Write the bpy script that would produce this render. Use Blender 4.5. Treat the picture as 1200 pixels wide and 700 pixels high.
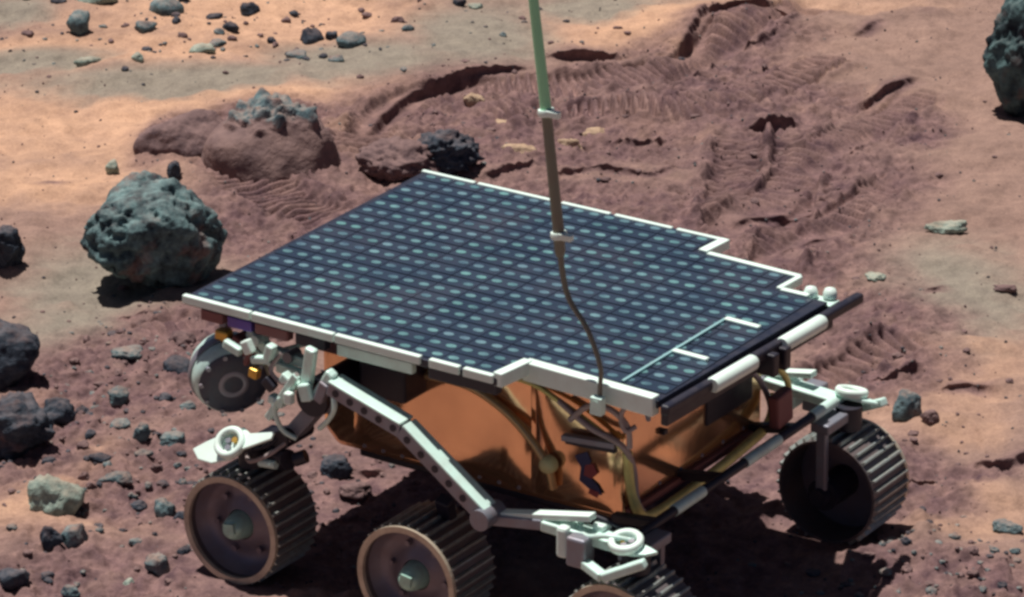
import bpy, bmesh, math, random
import numpy as np
from mathutils import Vector, Matrix

for o in list(bpy.data.objects):
    bpy.data.objects.remove(o)
scene = bpy.context.scene
COL = scene.collection
R = math.radians

# ------------------------------------------------------------------ camera, sky, sun, exposure
cd = bpy.data.cameras.new('camera')
cam = bpy.data.objects.new('camera', cd)
COL.objects.link(cam)
cam.location = (0.0, -4.3627, 2.0273)
cam.rotation_euler = (R(90 - 21.58), 0, 0)
cd.sensor_fit = 'HORIZONTAL'
cd.angle = R(14.0)
cd.clip_start = 0.05
cd.clip_end = 2000
scene.camera = cam

SUN_EL = 76.0
SUN_DIR = Vector((-0.80, 0.60, 0)).normalized()        # horizontal direction towards the sun
world = bpy.data.worlds.new('World')
scene.world = world
world.use_nodes = True
wn = world.node_tree
sky = wn.nodes.new('ShaderNodeTexSky')
sky.sky_type = 'NISHITA'
sky.sun_disc = False
sky.sun_elevation = R(SUN_EL)
sky.sun_rotation = math.atan2(SUN_DIR.x, SUN_DIR.y)
sky.air_density = 0.3
sky.dust_density = 0.8
wn.links.new(sky.outputs[0], wn.nodes['Background'].inputs[0])
wn.nodes['Background'].inputs[1].default_value = 0.05
sl = bpy.data.lights.new('sun', 'SUN')
sl.energy = 5.0
sl.angle = R(0.5)
sl.color = (1.0, 0.955, 0.89)
sun = bpy.data.objects.new('sun', sl)
COL.objects.link(sun)
sd = Vector((SUN_DIR.x * math.cos(R(SUN_EL)), SUN_DIR.y * math.cos(R(SUN_EL)), math.sin(R(SUN_EL))))
sun.rotation_euler = (-sd).to_track_quat('-Z', 'Y').to_euler()
sun.location = (-3, 3, 8)
scene.view_settings.view_transform = 'Standard'
scene.view_settings.look = 'None'
scene.view_settings.exposure = 0.12
scene.view_settings.gamma = 1.0
scene.view_settings.use_curve_mapping = False
scene.render.engine = 'CYCLES'
scene.cycles.filter_width = 3.0

# ------------------------------------------------------------------ numpy noise
_rs = np.random.RandomState(7)
PERM = np.concatenate([_rs.permutation(256)] * 3)
GR2 = np.stack([np.cos(np.arange(256) * 2.399963), np.sin(np.arange(256) * 2.399963)], 1)
_g3 = _rs.normal(size=(256, 3))
GR3 = _g3 / np.linalg.norm(_g3, axis=1)[:, None]

def fade(t):
    return t * t * t * (t * (t * 6 - 15) + 10)

def n2(x, y):
    xi = np.floor(x).astype(np.int64); yi = np.floor(y).astype(np.int64)
    xf = x - xi; yf = y - yi
    u = fade(xf); v = fade(yf)
    def gd(ix, iy, dx, dy):
        g = GR2[PERM[PERM[ix & 255] + (iy & 255)]]
        return g[..., 0] * dx + g[..., 1] * dy
    a = gd(xi, yi, xf, yf); b = gd(xi + 1, yi, xf - 1, yf)
    c = gd(xi, yi + 1, xf, yf - 1); d = gd(xi + 1, yi + 1, xf - 1, yf - 1)
    return ((a * (1 - u) + b * u) * (1 - v) + (c * (1 - u) + d * u) * v) * 1.5

def fbm2(x, y, s, octv=3, off=0.0):
    r = 0; amp = 1.0
    for i in range(octv):
        r = r + amp * n2(x * s + off + 17.3 * i, y * s - off + 9.1 * i)
        s *= 2.07; amp *= 0.5
    return r

def n3(p):
    i = np.floor(p).astype(np.int64); f = p - i; w = fade(f)
    r = 0
    for dx in (0, 1):
        for dy in (0, 1):
            for dz in (0, 1):
                g = GR3[PERM[PERM[PERM[(i[:, 0] + dx) & 255] + ((i[:, 1] + dy) & 255)] + ((i[:, 2] + dz) & 255)]]
                d = (g * (f - np.array([dx, dy, dz]))).sum(1)
                wt = (w[:, 0] if dx else 1 - w[:, 0]) * (w[:, 1] if dy else 1 - w[:, 1]) * (w[:, 2] if dz else 1 - w[:, 2])
                r = r + d * wt
    return r * 1.5

def fbm3(p, s, octv=4, gain=0.5):
    r = 0; a = 1.0
    for k in range(octv):
        r = r + a * n3(p * s + 31.7 * k)
        s *= 2.1; a *= gain
    return r

def sstep(a, b, x):
    t = np.clip((x - a) / (b - a), 0, 1)
    return t * t * (3 - 2 * t)

# ------------------------------------------------------------------ helpers for objects
def tag(o, label=None, cat=None, group=None, kind=None):
    if label: o['label'] = label
    if cat: o['category'] = cat
    if group: o['group'] = group
    if kind: o['kind'] = kind
    return o

def empty(name, loc=(0, 0, 0), rz=0.0):
    o = bpy.data.objects.new(name, None)
    COL.objects.link(o)
    o.location = loc
    o.rotation_euler = (0, 0, rz)
    o.empty_display_size = 0.05
    return o

class MB:
    """collects shapes into one mesh"""
    def __init__(self):
        self.v = []; self.f = []; self.m = []; self.s = []
    def add(self, vs, fs, mi=0, smooth=False):
        b = len(self.v)
        self.v += [tuple(p) for p in vs]
        for q in fs:
            self.f.append(tuple(b + k for k in q)); self.m.append(mi); self.s.append(smooth)
        return self
    def box(self, c, size, rot=None, mi=0):
        hx, hy, hz = size[0] / 2, size[1] / 2, size[2] / 2
        vs = [Vector((sx * hx, sy * hy, sz * hz)) for sx in (-1, 1) for sy in (-1, 1) for sz in (-1, 1)]
        if rot is not None: vs = [rot @ p for p in vs]
        c = Vector(c)
        return self.add([p + c for p in vs], [(0, 1, 3, 2), (4, 6, 7, 5), (0, 4, 5, 1), (2, 3, 7, 6), (0, 2, 6, 4), (1, 5, 7, 3)], mi)
    def beam(self, p0, p1, w, h, side=(0, 1, 0), mi=0, w1=None, h1=None):
        p0 = Vector(p0); p1 = Vector(p1)
        d = (p1 - p0).normalized(); s = Vector(side)
        s = (s - d * s.dot(d)).normalized(); u = d.cross(s)
        w1 = w if w1 is None else w1; h1 = h if h1 is None else h1
        vs = []
        for p, a, b in ((p0, w, h), (p1, w1, h1)):
            for i, j in ((-1, -1), (1, -1), (1, 1), (-1, 1)):
                vs.append(p + s * (a / 2 * i) + u * (b / 2 * j))
        return self.add(vs, [(0, 3, 2, 1), (4, 5, 6, 7), (0, 1, 5, 4), (1, 2, 6, 5), (2, 3, 7, 6), (3, 0, 4, 7)], mi)
    def cyl(self, p0, p1, r0, r1=None, n=20, mi=0, caps=True):
        return self.lathe([(r0, 0), (r0 if r1 is None else r1, 1)], p0, p1, n, mi, caps, smooth=True)
    def lathe(self, prof, p0, p1, n=32, mi=0, caps=False, smooth=True, unit=False):
        """prof: (radius, t) with t from p0 to p1 (metres along the axis if unit)"""
        p0 = Vector(p0); p1 = Vector(p1); ax = p1 - p0
        if unit: ax.normalize()
        d = ax.normalized()
        a = d.orthogonal().normalized(); b = d.cross(a)
        vs = []
        for r, t in prof:
            for k in range(n):
                q = 2 * math.pi * k / n
                vs.append(p0 + ax * t + (a * math.cos(q) + b * math.sin(q)) * r)
        fs = []
        for i in range(len(prof) - 1):
            for k in range(n):
                k2 = (k + 1) % n
                fs.append((i * n + k, i * n + k2, (i + 1) * n + k2, (i + 1) * n + k))
        self.add(vs, fs, mi, smooth)
        if caps:
            m = len(prof) - 1
            self.add([vs[k] for k in range(n)], [tuple(reversed(range(n)))], mi)
            self.add([vs[m * n + k] for k in range(n)], [tuple(range(n))], mi)
        return self
    def tube(self, path, r, n=8, mi=0, sub=6):
        pts = smooth_path([Vector(p) for p in path], sub)
        rad = r if isinstance(r, (list, tuple)) else (r, r)
        vs = []; prev = None
        for i, p in enumerate(pts):
            d = (pts[min(i + 1, len(pts) - 1)] - pts[max(i - 1, 0)]).normalized()
            a = d.orthogonal().normalized() if prev is None else (prev - d * prev.dot(d)).normalized()
            prev = a; b = d.cross(a)
            rr = rad[0] + (rad[1] - rad[0]) * i / (len(pts) - 1)
            for k in range(n):
                q = 2 * math.pi * k / n
                vs.append(p + (a * math.cos(q) + b * math.sin(q)) * rr)
        fs = []
        for i in range(len(pts) - 1):
            for k in range(n):
                k2 = (k + 1) % n
                fs.append((i * n + k, i * n + k2, (i + 1) * n + k2, (i + 1) * n + k))
        self.add(vs, fs, mi, True)
        m = (len(pts) - 1) * n
        self.add([vs[k] for k in range(n)], [tuple(reversed(range(n)))], mi)
        self.add([vs[m + k] for k in range(n)], [tuple(range(n))], mi)
        return self
    def prism(self, poly, origin, ux, uy, depth, mi=0):
        """2D polygon in the frame (ux, uy) at origin, extruded by the vector depth"""
        o = Vector(origin); ux = Vector(ux); uy = Vector(uy); dz = Vector(depth)
        n = len(poly)
        a = [o + ux * p[0] + uy * p[1] for p in poly]
        vs = a + [p + dz for p in a]
        fs = [tuple(reversed(range(n))), tuple(range(n, 2 * n))]
        fs += [(k, (k + 1) % n, n + (k + 1) % n, n + k) for k in range(n)]
        return self.add(vs, fs, mi)
    def mesh(self, name, mats):
        me = bpy.data.meshes.new(name)
        me.from_pydata(self.v, [], self.f)
        for m in (mats if isinstance(mats, (list, tuple)) else [mats]): me.materials.append(m)
        me.polygons.foreach_set('material_index', self.m)
        me.polygons.foreach_set('use_smooth', self.s)
        bm = bmesh.new(); bm.from_mesh(me)
        bmesh.ops.recalc_face_normals(bm, faces=bm.faces)
        bm.to_mesh(me); bm.free()
        return me
    def build(self, name, mats, parent=None, bevel=0.0):
        o = bpy.data.objects.new(name, self.mesh(name, mats))
        COL.objects.link(o)
        o.parent = parent
        if bevel:
            b = o.modifiers.new('bevel', 'BEVEL')
            b.width = bevel; b.segments = 2; b.limit_method = 'ANGLE'; b.angle_limit = R(40)
        return o

def smooth_path(p, sub):
    if sub <= 1 or len(p) < 3: return p
    out = []
    for i in range(len(p) - 1):
        p0 = p[max(i - 1, 0)]; p1 = p[i]; p2 = p[i + 1]; p3 = p[min(i + 2, len(p) - 1)]
        for k in range(sub):
            t = k / sub
            out.append(0.5 * ((2 * p1) + (p2 - p0) * t + (2 * p0 - 5 * p1 + 4 * p2 - p3) * t * t + (3 * p1 - p0 - 3 * p2 + p3) * t ** 3))
    out.append(p[-1])
    return out

# ------------------------------------------------------------------ materials
def new_mat(name):
    m = bpy.data.materials.new(name)
    m.use_nodes = True
    nt = m.node_tree
    return m, nt, nt.nodes['Principled BSDF']

def noise(nt, scale, detail=4, rough=0.6, vec=None):
    t = nt.nodes.new('ShaderNodeTexNoise')
    t.inputs['Scale'].default_value = scale
    t.inputs['Detail'].default_value = detail
    t.inputs['Roughness'].default_value = rough
    if vec is None:
        c = nt.nodes.new('ShaderNodeTexCoord'); vec = c.outputs['Object']
    nt.links.new(vec, t.inputs['Vector'])
    return t

def ramp(nt, src, stops):
    r = nt.nodes.new('ShaderNodeValToRGB')
    e = r.color_ramp.elements
    e[0].position, e[0].color = stops[0][0], (*stops[0][1], 1)
    e[1].position, e[1].color = stops[-1][0], (*stops[-1][1], 1)
    for p, c in stops[1:-1]:
        k = e.new(p); k.color = (*c, 1)
    nt.links.new(src, r.inputs[0])
    return r

def mixc(nt, fac, a, b, mode='MIX'):
    m = nt.nodes.new('ShaderNodeMix')
    m.data_type = 'RGBA'; m.blend_type = mode
    if isinstance(fac, (int, float)): m.inputs[0].default_value = fac
    else: nt.links.new(fac, m.inputs[0])
    for s, i in ((a, 6), (b, 7)):
        if isinstance(s, tuple): m.inputs[i].default_value = (*s, 1)
        else: nt.links.new(s, m.inputs[i])
    return m.outputs[2]

def bump(nt, bsdf, src, dist, strength=1.0):
    b = nt.nodes.new('ShaderNodeBump')
    b.inputs['Distance'].default_value = dist
    b.inputs['Strength'].default_value = strength
    nt.links.new(src, b.inputs['Height'])
    nt.links.new(b.outputs[0], bsdf.inputs['Normal'])

def plain(name, col, rough=0.5, metal=0.0, dust=0.25, dustcol=(0.30, 0.17, 0.13), scale=60, spec=0.5, bumpd=0.0):
    """a worn surface: base colour with uneven grime and soil dust on it"""
    m, nt, b = new_mat(name)
    n = noise(nt, scale, 5, 0.65)
    r = ramp(nt, n.outputs[0], [(0.42, (0, 0, 0)), (0.72, (1, 1, 1))])
    mul = nt.nodes.new('ShaderNodeMath'); mul.operation = 'MULTIPLY'; mul.inputs[1].default_value = dust
    nt.links.new(r.outputs[0], mul.inputs[0])
    n_2 = noise(nt, scale * 0.31, 3, 0.5)
    dark = tuple(c * 0.78 for c in col)
    base = mixc(nt, n_2.outputs[0], dark, col)
    nt.links.new(mixc(nt, mul.outputs[0], base, dustcol), b.inputs['Base Color'])
    b.inputs['Roughness'].default_value = rough
    b.inputs['Metallic'].default_value = metal
    b.inputs['Specular IOR Level'].default_value = spec
    rr = ramp(nt, n.outputs[0], [(0.3, (rough * 0.85,) * 3), (0.8, (min(1, rough * 1.35),) * 3)])
    nt.links.new(rr.outputs[0], b.inputs['Roughness'])
    if bumpd: bump(nt, b, n.outputs[0], bumpd)
    return m

M = {}
M['white'] = plain('pale_trim', (0.80, 0.97, 0.90), 0.45, 0.0, 0.18, (0.5, 0.45, 0.35), 70)
M['alum'] = plain('pale_alloy', (0.68, 0.93, 0.85), 0.45, 0.05, 0.3, (0.32, 0.22, 0.2), 55)
M['greymetal'] = plain('grey_alloy', (0.26, 0.27, 0.32), 0.45, 0.4, 0.4, (0.28, 0.17, 0.15), 60)
M['black'] = plain('black_fitting', (0.012, 0.012, 0.026), 0.5, 0.0, 0.12, (0.12, 0.07, 0.07), 60)
M['substrate'] = plain('panel_substrate', (0.014, 0.019, 0.040), 0.45, 0.0, 0.12, (0.1, 0.07, 0.07), 50)
M['gold'] = plain('gold_film', (1.0, 0.58, 0.33), 0.12, 0.88, 0.25, (0.45, 0.22, 0.14), 14, bumpd=0.0003)
M['goldtrim'] = plain('yellow_tape', (0.80, 0.76, 0.28), 0.45, 0.2, 0.4, (0.30, 0.2, 0.1), 60)
M['redplate'] = plain('red_brown_plate', (0.22, 0.075, 0.075), 0.6, 0.0, 0.3, (0.2, 0.1, 0.09), 50)
M['cable'] = plain('grey_cable', (0.36, 0.30, 0.30), 0.5, 0.0, 0.3, (0.3, 0.2, 0.12), 60)
M['wheel'] = plain('dusty_wheel_metal', (0.16, 0.135, 0.14), 0.5, 0.3, 0.5, (0.15, 0.09, 0.075), 40)
M['rimedge'] = plain('wheel_rim_metal', (0.62, 0.54, 0.42), 0.42, 0.35, 0.5, (0.25, 0.15, 0.12), 40)
M['disc'] = plain('wheel_disc_metal', (0.24, 0.21, 0.25), 0.42, 0.4, 0.5, (0.20, 0.13, 0.12), 40)
M['cleat'] = plain('cleat_metal', (0.42, 0.48, 0.46), 0.42, 0.4, 0.75, (0.22, 0.135, 0.11), 60)
M['hub'] = plain('hub_alloy', (0.42, 0.70, 0.60), 0.42, 0.3, 0.4, (0.22, 0.14, 0.13), 90)
M['spec'] = plain('instrument_shell', (0.62, 0.86, 0.80), 0.4, 0.2, 0.4, (0.2, 0.16, 0.16), 60)
M['specface'] = plain('instrument_face', (0.045, 0.055, 0.085), 0.5, 0.1, 0.3, (0.15, 0.12, 0.12), 90)
M['seam'] = plain('seam_tape', (0.28, 0.50, 0.52), 0.5, 0.0, 0.2)
M['highlight'] = plain('pale_highlight', (0.80, 0.74, 0.36), 0.4, 0.0, 0.2)
M['reflection_band'] = plain('gold_reflection', (0.62, 0.44, 0.22), 0.35, 0.6, 0.3, (0.4, 0.25, 0.14), 30)
M['mast'] = plain('mast_sleeve', (0.36, 0.82, 0.48), 0.45, 0.0, 0.1, (0.35, 0.3, 0.2), 40)
M['mastlow'] = plain('mast_grey', (0.20, 0.21, 0.16), 0.5, 0.1, 0.3, (0.25, 0.15, 0.12), 40)
M['brass'] = plain('brass_fitting', (0.70, 0.42, 0.08), 0.35, 0.6, 0.3, (0.3, 0.18, 0.1), 60)
M['violet'] = plain('violet_film', (0.10, 0.06, 0.32), 0.35, 0.2, 0.1)
M['emblue'] = plain('emblem_blue', (0.03, 0.035, 0.11), 0.6, 0.0, 0.1)
M['emred'] = plain('emblem_red', (0.30, 0.045, 0.05), 0.6, 0.0, 0.1)

# solar cell: dark blue glass, each cell a shade of its own
m, nt, b = new_mat('cell_glass')
oi = nt.nodes.new('ShaderNodeObjectInfo')
rp = ramp(nt, oi.outputs['Random'], [(0.0, (0.020, 0.033, 0.058)), (1.0, (0.030, 0.046, 0.074))])
nn = noise(nt, 90, 4)
gp = nt.nodes.new('ShaderNodeNewGeometry')
nd = noise(nt, 9, 5, 0.6, gp.outputs['Position'])
dv = ramp(nt, nd.outputs[0], [(0.45, (0, 0, 0)), (0.75, (0.10, 0.10, 0.10))])
cc = mixc(nt, 0.16, rp.outputs[0], nn.outputs['Color'], 'OVERLAY')
nt.links.new(mixc(nt, dv.outputs[0], cc, (0.28, 0.19, 0.16)), b.inputs['Base Color'])
b.inputs['Roughness'].default_value = 0.32
b.inputs['Coat Weight'].default_value = 0.3
b.inputs['Coat Roughness'].default_value = 0.25
M['cell'] = m
m, nt, b = new_mat('cell_pale_dot')
oi = nt.nodes.new('ShaderNodeObjectInfo')
rp = ramp(nt, oi.outputs['Random'], [(0.0, (0.10, 0.22, 0.23)), (0.5, (0.12, 0.20, 0.25)), (1.0, (0.14, 0.30, 0.30))])
gp = nt.nodes.new('ShaderNodeNewGeometry')
nv = noise(nt, 30, 3, 0.6, gp.outputs['Position'])
vv = ramp(nt, nv.outputs[0], [(0.35, (0.45, 0.5, 0.6)), (0.65, (1.15, 1.2, 1.15))])
nt.links.new(mixc(nt, 1.0, rp.outputs[0], vv.outputs[0], 'MULTIPLY'), b.inputs['Base Color'])
b.inputs['Roughness'].default_value = 0.5
b.inputs['Metallic'].default_value = 0.15
M['pale_dot'] = m

def rock_mat(name, dark, light, dust, dust_amt, rust=0.0, scale=40.0):
    m, nt, b = new_mat(name)
    geo = nt.nodes.new('ShaderNodeNewGeometry')
    pos = geo.outputs['Position']
    n = noise(nt, scale, 6, 0.68, pos)
    n_b = noise(nt, scale * 3.7, 4, 0.6, pos)
    c = ramp(nt, n.outputs[0], [(0.33, dark), (0.66, light)]).outputs[0]
    c = mixc(nt, 0.35, c, ramp(nt, n_b.outputs[0], [(0.3, (0.15, 0.15, 0.17)), (0.7, (0.85, 0.9, 0.9))]).outputs[0], 'OVERLAY')
    if rust:
        n_r = noise(nt, scale * 0.6, 3, 0.5, pos)
        rm = ramp(nt, n_r.outputs[0], [(0.56, (0, 0, 0)), (0.7, (rust,) * 3)])
        c = mixc(nt, rm.outputs[0], c, (0.30, 0.15, 0.12))
    # airfall dust lies on the upward faces and fills the lows
    sep = nt.nodes.new('ShaderNodeSeparateXYZ'); nt.links.new(geo.outputs['Normal'], sep.inputs[0])
    ad = nt.nodes.new('ShaderNodeMath'); ad.operation = 'MULTIPLY_ADD'; ad.inputs[1].default_value = 1.2; ad.inputs[2].default_value = -0.75
    nt.links.new(n_b.outputs[0], ad.inputs[0])
    ad2 = nt.nodes.new('ShaderNodeMath'); ad2.operation = 'ADD'
    nt.links.new(sep.outputs[2], ad2.inputs[0]); nt.links.new(ad.outputs[0], ad2.inputs[1])
    dm = ramp(nt, ad2.outputs[0], [(0.35, (0, 0, 0)), (0.95, (dust_amt,) * 3)])
    c = mixc(nt, dm.outputs[0], c, dust)
    nt.links.new(c, b.inputs['Base Color'])
    b.inputs['Roughness'].default_value = 0.85
    b.inputs['Specular IOR Level'].default_value = 0.25
    bump(nt, b, n_b.outputs[0], 0.0025)
    return m

DUST = (0.34, 0.19, 0.13)
RM = {
    'teal': rock_mat('rock_blue_grey', (0.038, 0.054, 0.072), (0.165, 0.25, 0.265), DUST, 0.5, 0.4),
    'dark': rock_mat('rock_dark_grey', (0.014, 0.017, 0.030), (0.056, 0.074, 0.098), DUST, 0.18, 0.25),
    'pale': rock_mat('rock_pale_green', (0.15, 0.19, 0.165), (0.38, 0.47, 0.40), DUST, 0.5, 0.2),
    'brown': rock_mat('rock_brown', (0.090, 0.056, 0.062), (0.20, 0.125, 0.12), (0.23, 0.14, 0.125), 0.4, 0.0),
    'clod': rock_mat('clod_pale_soil', (0.28, 0.18, 0.13), (0.48, 0.35, 0.24), (0.5, 0.33, 0.2), 0.3),
    'big': rock_mat('rock_pitted_blue_grey', (0.010, 0.013, 0.024), (0.155, 0.255, 0.26), DUST, 0.12, 0.4, 42),
    'streak': rock_mat('rock_dark_streaked', (0.012, 0.016, 0.024), (0.10, 0.17, 0.17), DUST, 0.1, 0.55, 22),
}

m = RM['teal'].copy(); m.name = 'rock_bare_crest'; RM['mound'] = m
nt = m.node_tree; b = nt.nodes['Principled BSDF']
src_ = b.inputs['Base Color'].links[0].from_socket
tc = nt.nodes.new('ShaderNodeTexCoord'); sz = nt.nodes.new('ShaderNodeSeparateXYZ'); nt.links.new(tc.outputs['Object'], sz.inputs[0])
nz = noise(nt, 26, 4, 0.6)
ma = nt.nodes.new('ShaderNodeMath'); ma.operation = 'MULTIPLY_ADD'; ma.inputs[1].default_value = 0.05
nt.links.new(nz.outputs[0], ma.inputs[0]); nt.links.new(sz.outputs[2], ma.inputs[2])
mr = ramp(nt, ma.outputs[0], [(0.078, (0, 0, 0)), (0.086, (1, 1, 1))])
low = ramp(nt, nz.outputs[0], [(0.3, (0.135, 0.085, 0.085)), (0.7, (0.25, 0.16, 0.145))])
nt.links.new(mixc(nt, mr.outputs[0], low.outputs[0], src_), b.inputs['Base Color'])

# soil: the colour attribute says where it is churned (r), grey drift (g), bright sand (b)
m, nt, b = new_mat('soil')
at = nt.nodes.new('ShaderNodeAttribute'); at.attribute_name = 'soil'
sep = nt.nodes.new('ShaderNodeSeparateColor'); nt.links.new(at.outputs['Color'], sep.inputs[0])
geo = nt.nodes.new('ShaderNodeNewGeometry'); pos = geo.outputs['Position']
na = noise(nt, 5, 5, 0.6, pos); nb = noise(nt, 38, 6, 0.65, pos); nc = noise(nt, 260, 4, 0.6, pos)
c = ramp(nt, na.outputs[0], [(0.3, (0.215, 0.140, 0.118)), (0.7, (0.29, 0.187, 0.153))]).outputs[0]
c = mixc(nt, sep.outputs[2], c, ramp(nt, na.outputs[0], [(0.3, (0.43, 0.26, 0.175)), (0.7, (0.54, 0.33, 0.222))]).outputs[0])
c = mixc(nt, sep.outputs[1], c, (0.225, 0.200, 0.165))
c = mixc(nt, sep.outputs[0], c, ramp(nt, nb.outputs[0], [(0.3, (0.085, 0.050, 0.060)), (0.72, (0.215, 0.130, 0.126))]).outputs[0])
c = mixc(nt, 0.30, c, ramp(nt, nb.outputs[0], [(0.3, (0.22, 0.2, 0.22)), (0.7, (0.8, 0.78, 0.74))]).outputs[0], 'OVERLAY')
c = mixc(nt, 0.25, c, ramp(nt, nc.outputs[0], [(0.3, (0.15, 0.15, 0.17)), (0.7, (0.82, 0.82, 0.8))]).outputs[0], 'OVERLAY')
nt.links.new(c, b.inputs['Base Color'])
b.inputs['Roughness'].default_value = 0.95
b.inputs['Specular IOR Level'].default_value = 0.1
bump(nt, b, nc.outputs[0], 0.0012)
M['soil'] = m

# ------------------------------------------------------------------ ground
def dense(pts, sub=8):
    return np.array([[q.x, q.y] for q in smooth_path([Vector((p[0], p[1], 0)) for p in pts], sub)])

def dist_line(x, y, line):
    """distance, arc length and signed side of the nearest point on a polyline"""
    best = np.full(x.shape, 1e9); arc = np.zeros(x.shape); side = np.zeros(x.shape)
    s0 = 0.0
    for a, bq in zip(line[:-1], line[1:]):
        d = bq - a; L = np.hypot(*d)
        if L < 1e-9: continue
        t = np.clip(((x - a[0]) * d[0] + (y - a[1]) * d[1]) / (L * L), 0, 1)
        dx = x - (a[0] + d[0] * t); dy = y - (a[1] + d[1] * t)
        q = np.hypot(dx, dy)
        k = q < best
        best = np.where(k, q, best)
        arc = np.where(k, s0 + t * L, arc)
        side = np.where(k, np.sign(d[0] * dy - d[1] * dx), side)
        s0 += L
    return best, arc, side, s0

# wheel tracks: centre line, half width, depth, cleat height
TRACKS = [
    ([(-0.2275, 1.298), (-0.2011, 1.439), (-0.1407, 1.556), (-0.0516, 1.619), (0.0518, 1.635), (0.1559, 1.664), (0.2635, 1.759), (0.3632, 1.904), (0.4934, 2.037)], 0.043, 0.007, 0.0055),
    ([(-0.0506, 1.485), (0.0509, 1.516), (0.1527, 1.524), (0.2552, 1.54), (0.3477, 1.603), (0.4296, 1.676), (0.5112, 1.759)], 0.038, 0.006, 0.0072),
    ([(0.3393, 1.439), (0.3256, 1.316), (0.3099, 1.173), (0.2934, 1.002)], 0.036, 0.010, 0.0066),
    ([(0.424, 1.447), (0.4095, 1.298), (0.3921, 1.155), (0.3697, 1.002), (0.3495, 0.8564)], 0.036, 0.010, 0.0066),
    ([(0.6261, 1.619), (0.5648, 1.505), (0.5004, 1.409), (0.4304, 1.298), (0.3598, 1.138), (0.2942, 1.019)], 0.034, 0.004, 0.0030),
    ([(0.561, 1.244), (0.4784, 1.121), (0.4107, 1.002), (0.334, 0.8882)], 0.034, 0.008, 0.004),
    ([(0.5388, 0.6134), (0.4814, 0.5844), (0.4343, 0.5415), (0.3646, 0.4713)], 0.036, 0.010, 0.005),
    ([(0.5017, 0.1082), (0.4594, 0.084), (0.4073, 0.0553)], 0.036, 0.008, 0.004),
    ([(-0.4948, 0.6134), (-0.4432, 0.6575), (-0.3792, 0.6962)], 0.040, 0.007, 0.004),
    ([(-0.4036, 1.262), (-0.3238, 1.138), (-0.2366, 1.052)], 0.050, 0.010, 0.004),
]
# broken crust edges: the far side stands above the near side
LEDGES = [
    ([(0.0421, 1.75), (0.1058, 1.784), (0.1519, 1.776), (0.1774, 1.742)], 0.030, 0.10),
    ([(-0.2127, 1.409), (-0.1662, 1.556), (-0.1035, 1.635), (-0.0261, 1.684), (0.0392, 1.701)], 0.026, 0.10),
    ([(0.2654, 1.809), (0.3045, 1.948), (0.3686, 2.01), (0.4625, 1.983)], 0.030, 0.10),
    ([(0.2599, 1.664), (0.3446, 1.801), (0.4001, 1.843), (0.4607, 1.957)], 0.012, 0.05),
    ([(0.5161, 1.532), (0.5667, 1.603), (0.6271, 1.672)], 0.022, 0.06),
    ([(0.5347, 1.861), (0.5724, 1.913), (0.6015, 1.939)], 0.014, 0.05),
    ([(0.6396, 1.957), (0.681, 1.992)], 0.014, 0.05),
    ([(0.4476, 1.28), (0.4947, 1.335), (0.537, 1.398)], 0.014, 0.05),
    ([(0.3343, 1.439), (0.3846, 1.462), (0.4396, 1.474)], 0.036, 0.05),
    ([(0.5244, 0.7999), (0.555, 0.7875), (0.5908, 0.8062)], 0.016, 0.05),
    ([(0.5328, 0.2197), (0.5617, 0.202), (0.5903, 0.202), (0.6211, 0.2298), (0.6579, 0.2375)], 0.022, 0.05),
    ([(0.5171, 0.4382), (0.567, 0.4575), (0.6178, 0.4328)], 0.012, 0.06),
    ([(0.0488, 1.244), (0.1226, 1.28), (0.1951, 1.244), (0.246, 1.298)], 0.016, 0.06),
    ([(-0.0486, 1.226), (0, 1.276), (0.0616, 1.305)], 0.016, 0.06),
    ([(0.2954, 1.046), (0.3572, 1.093), (0.4186, 1.121), (0.4643, 1.173)], 0.014, 0.05),
    ([(0.3492, 0.9528), (0.4118, 1.019), (0.4609, 1.046)], 0.010, 0.04),
    ([(0.4311, 0.4992), (0.4733, 0.488), (0.5375, 0.5415)], 0.014, 0.05),
    ([(0.4435, 0.1325), (0.4856, 0.1522), (0.5347, 0.1375)], 0.012, 0.06),
    ([(-0.6753, 1.173), (-0.6538, 1.197), (-0.6161, 1.183)], 0.008, 0.05),
    ([(-0.5326, 0.6664), (-0.5019, 0.6962), (-0.447, 0.7082)], 0.008, 0.05),
    ([(-0.5236, 0.628), (-0.4709, 0.5902), (-0.4398, 0.6134), (-0.3988, 0.6575)], 0.010, 0.05),
    ([(-0.582, 0.4992), (-0.548, 0.4824), (-0.5195, 0.4992)], 0.008, 0.05),
    ([(-0.2152, 0.2197), (-0.173, 0.182), (-0.1326, 0.1945)], 0.016, 0.05),
    ([(-0.2197, 0.084), (-0.1887, 0.0553), (-0.1598, 0.084)], 0.014, 0.05),
    ([(0.1251, 1.409), (0.1745, 1.387), (0.2505, 1.417)], 0.014, 0.05),
]
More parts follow.
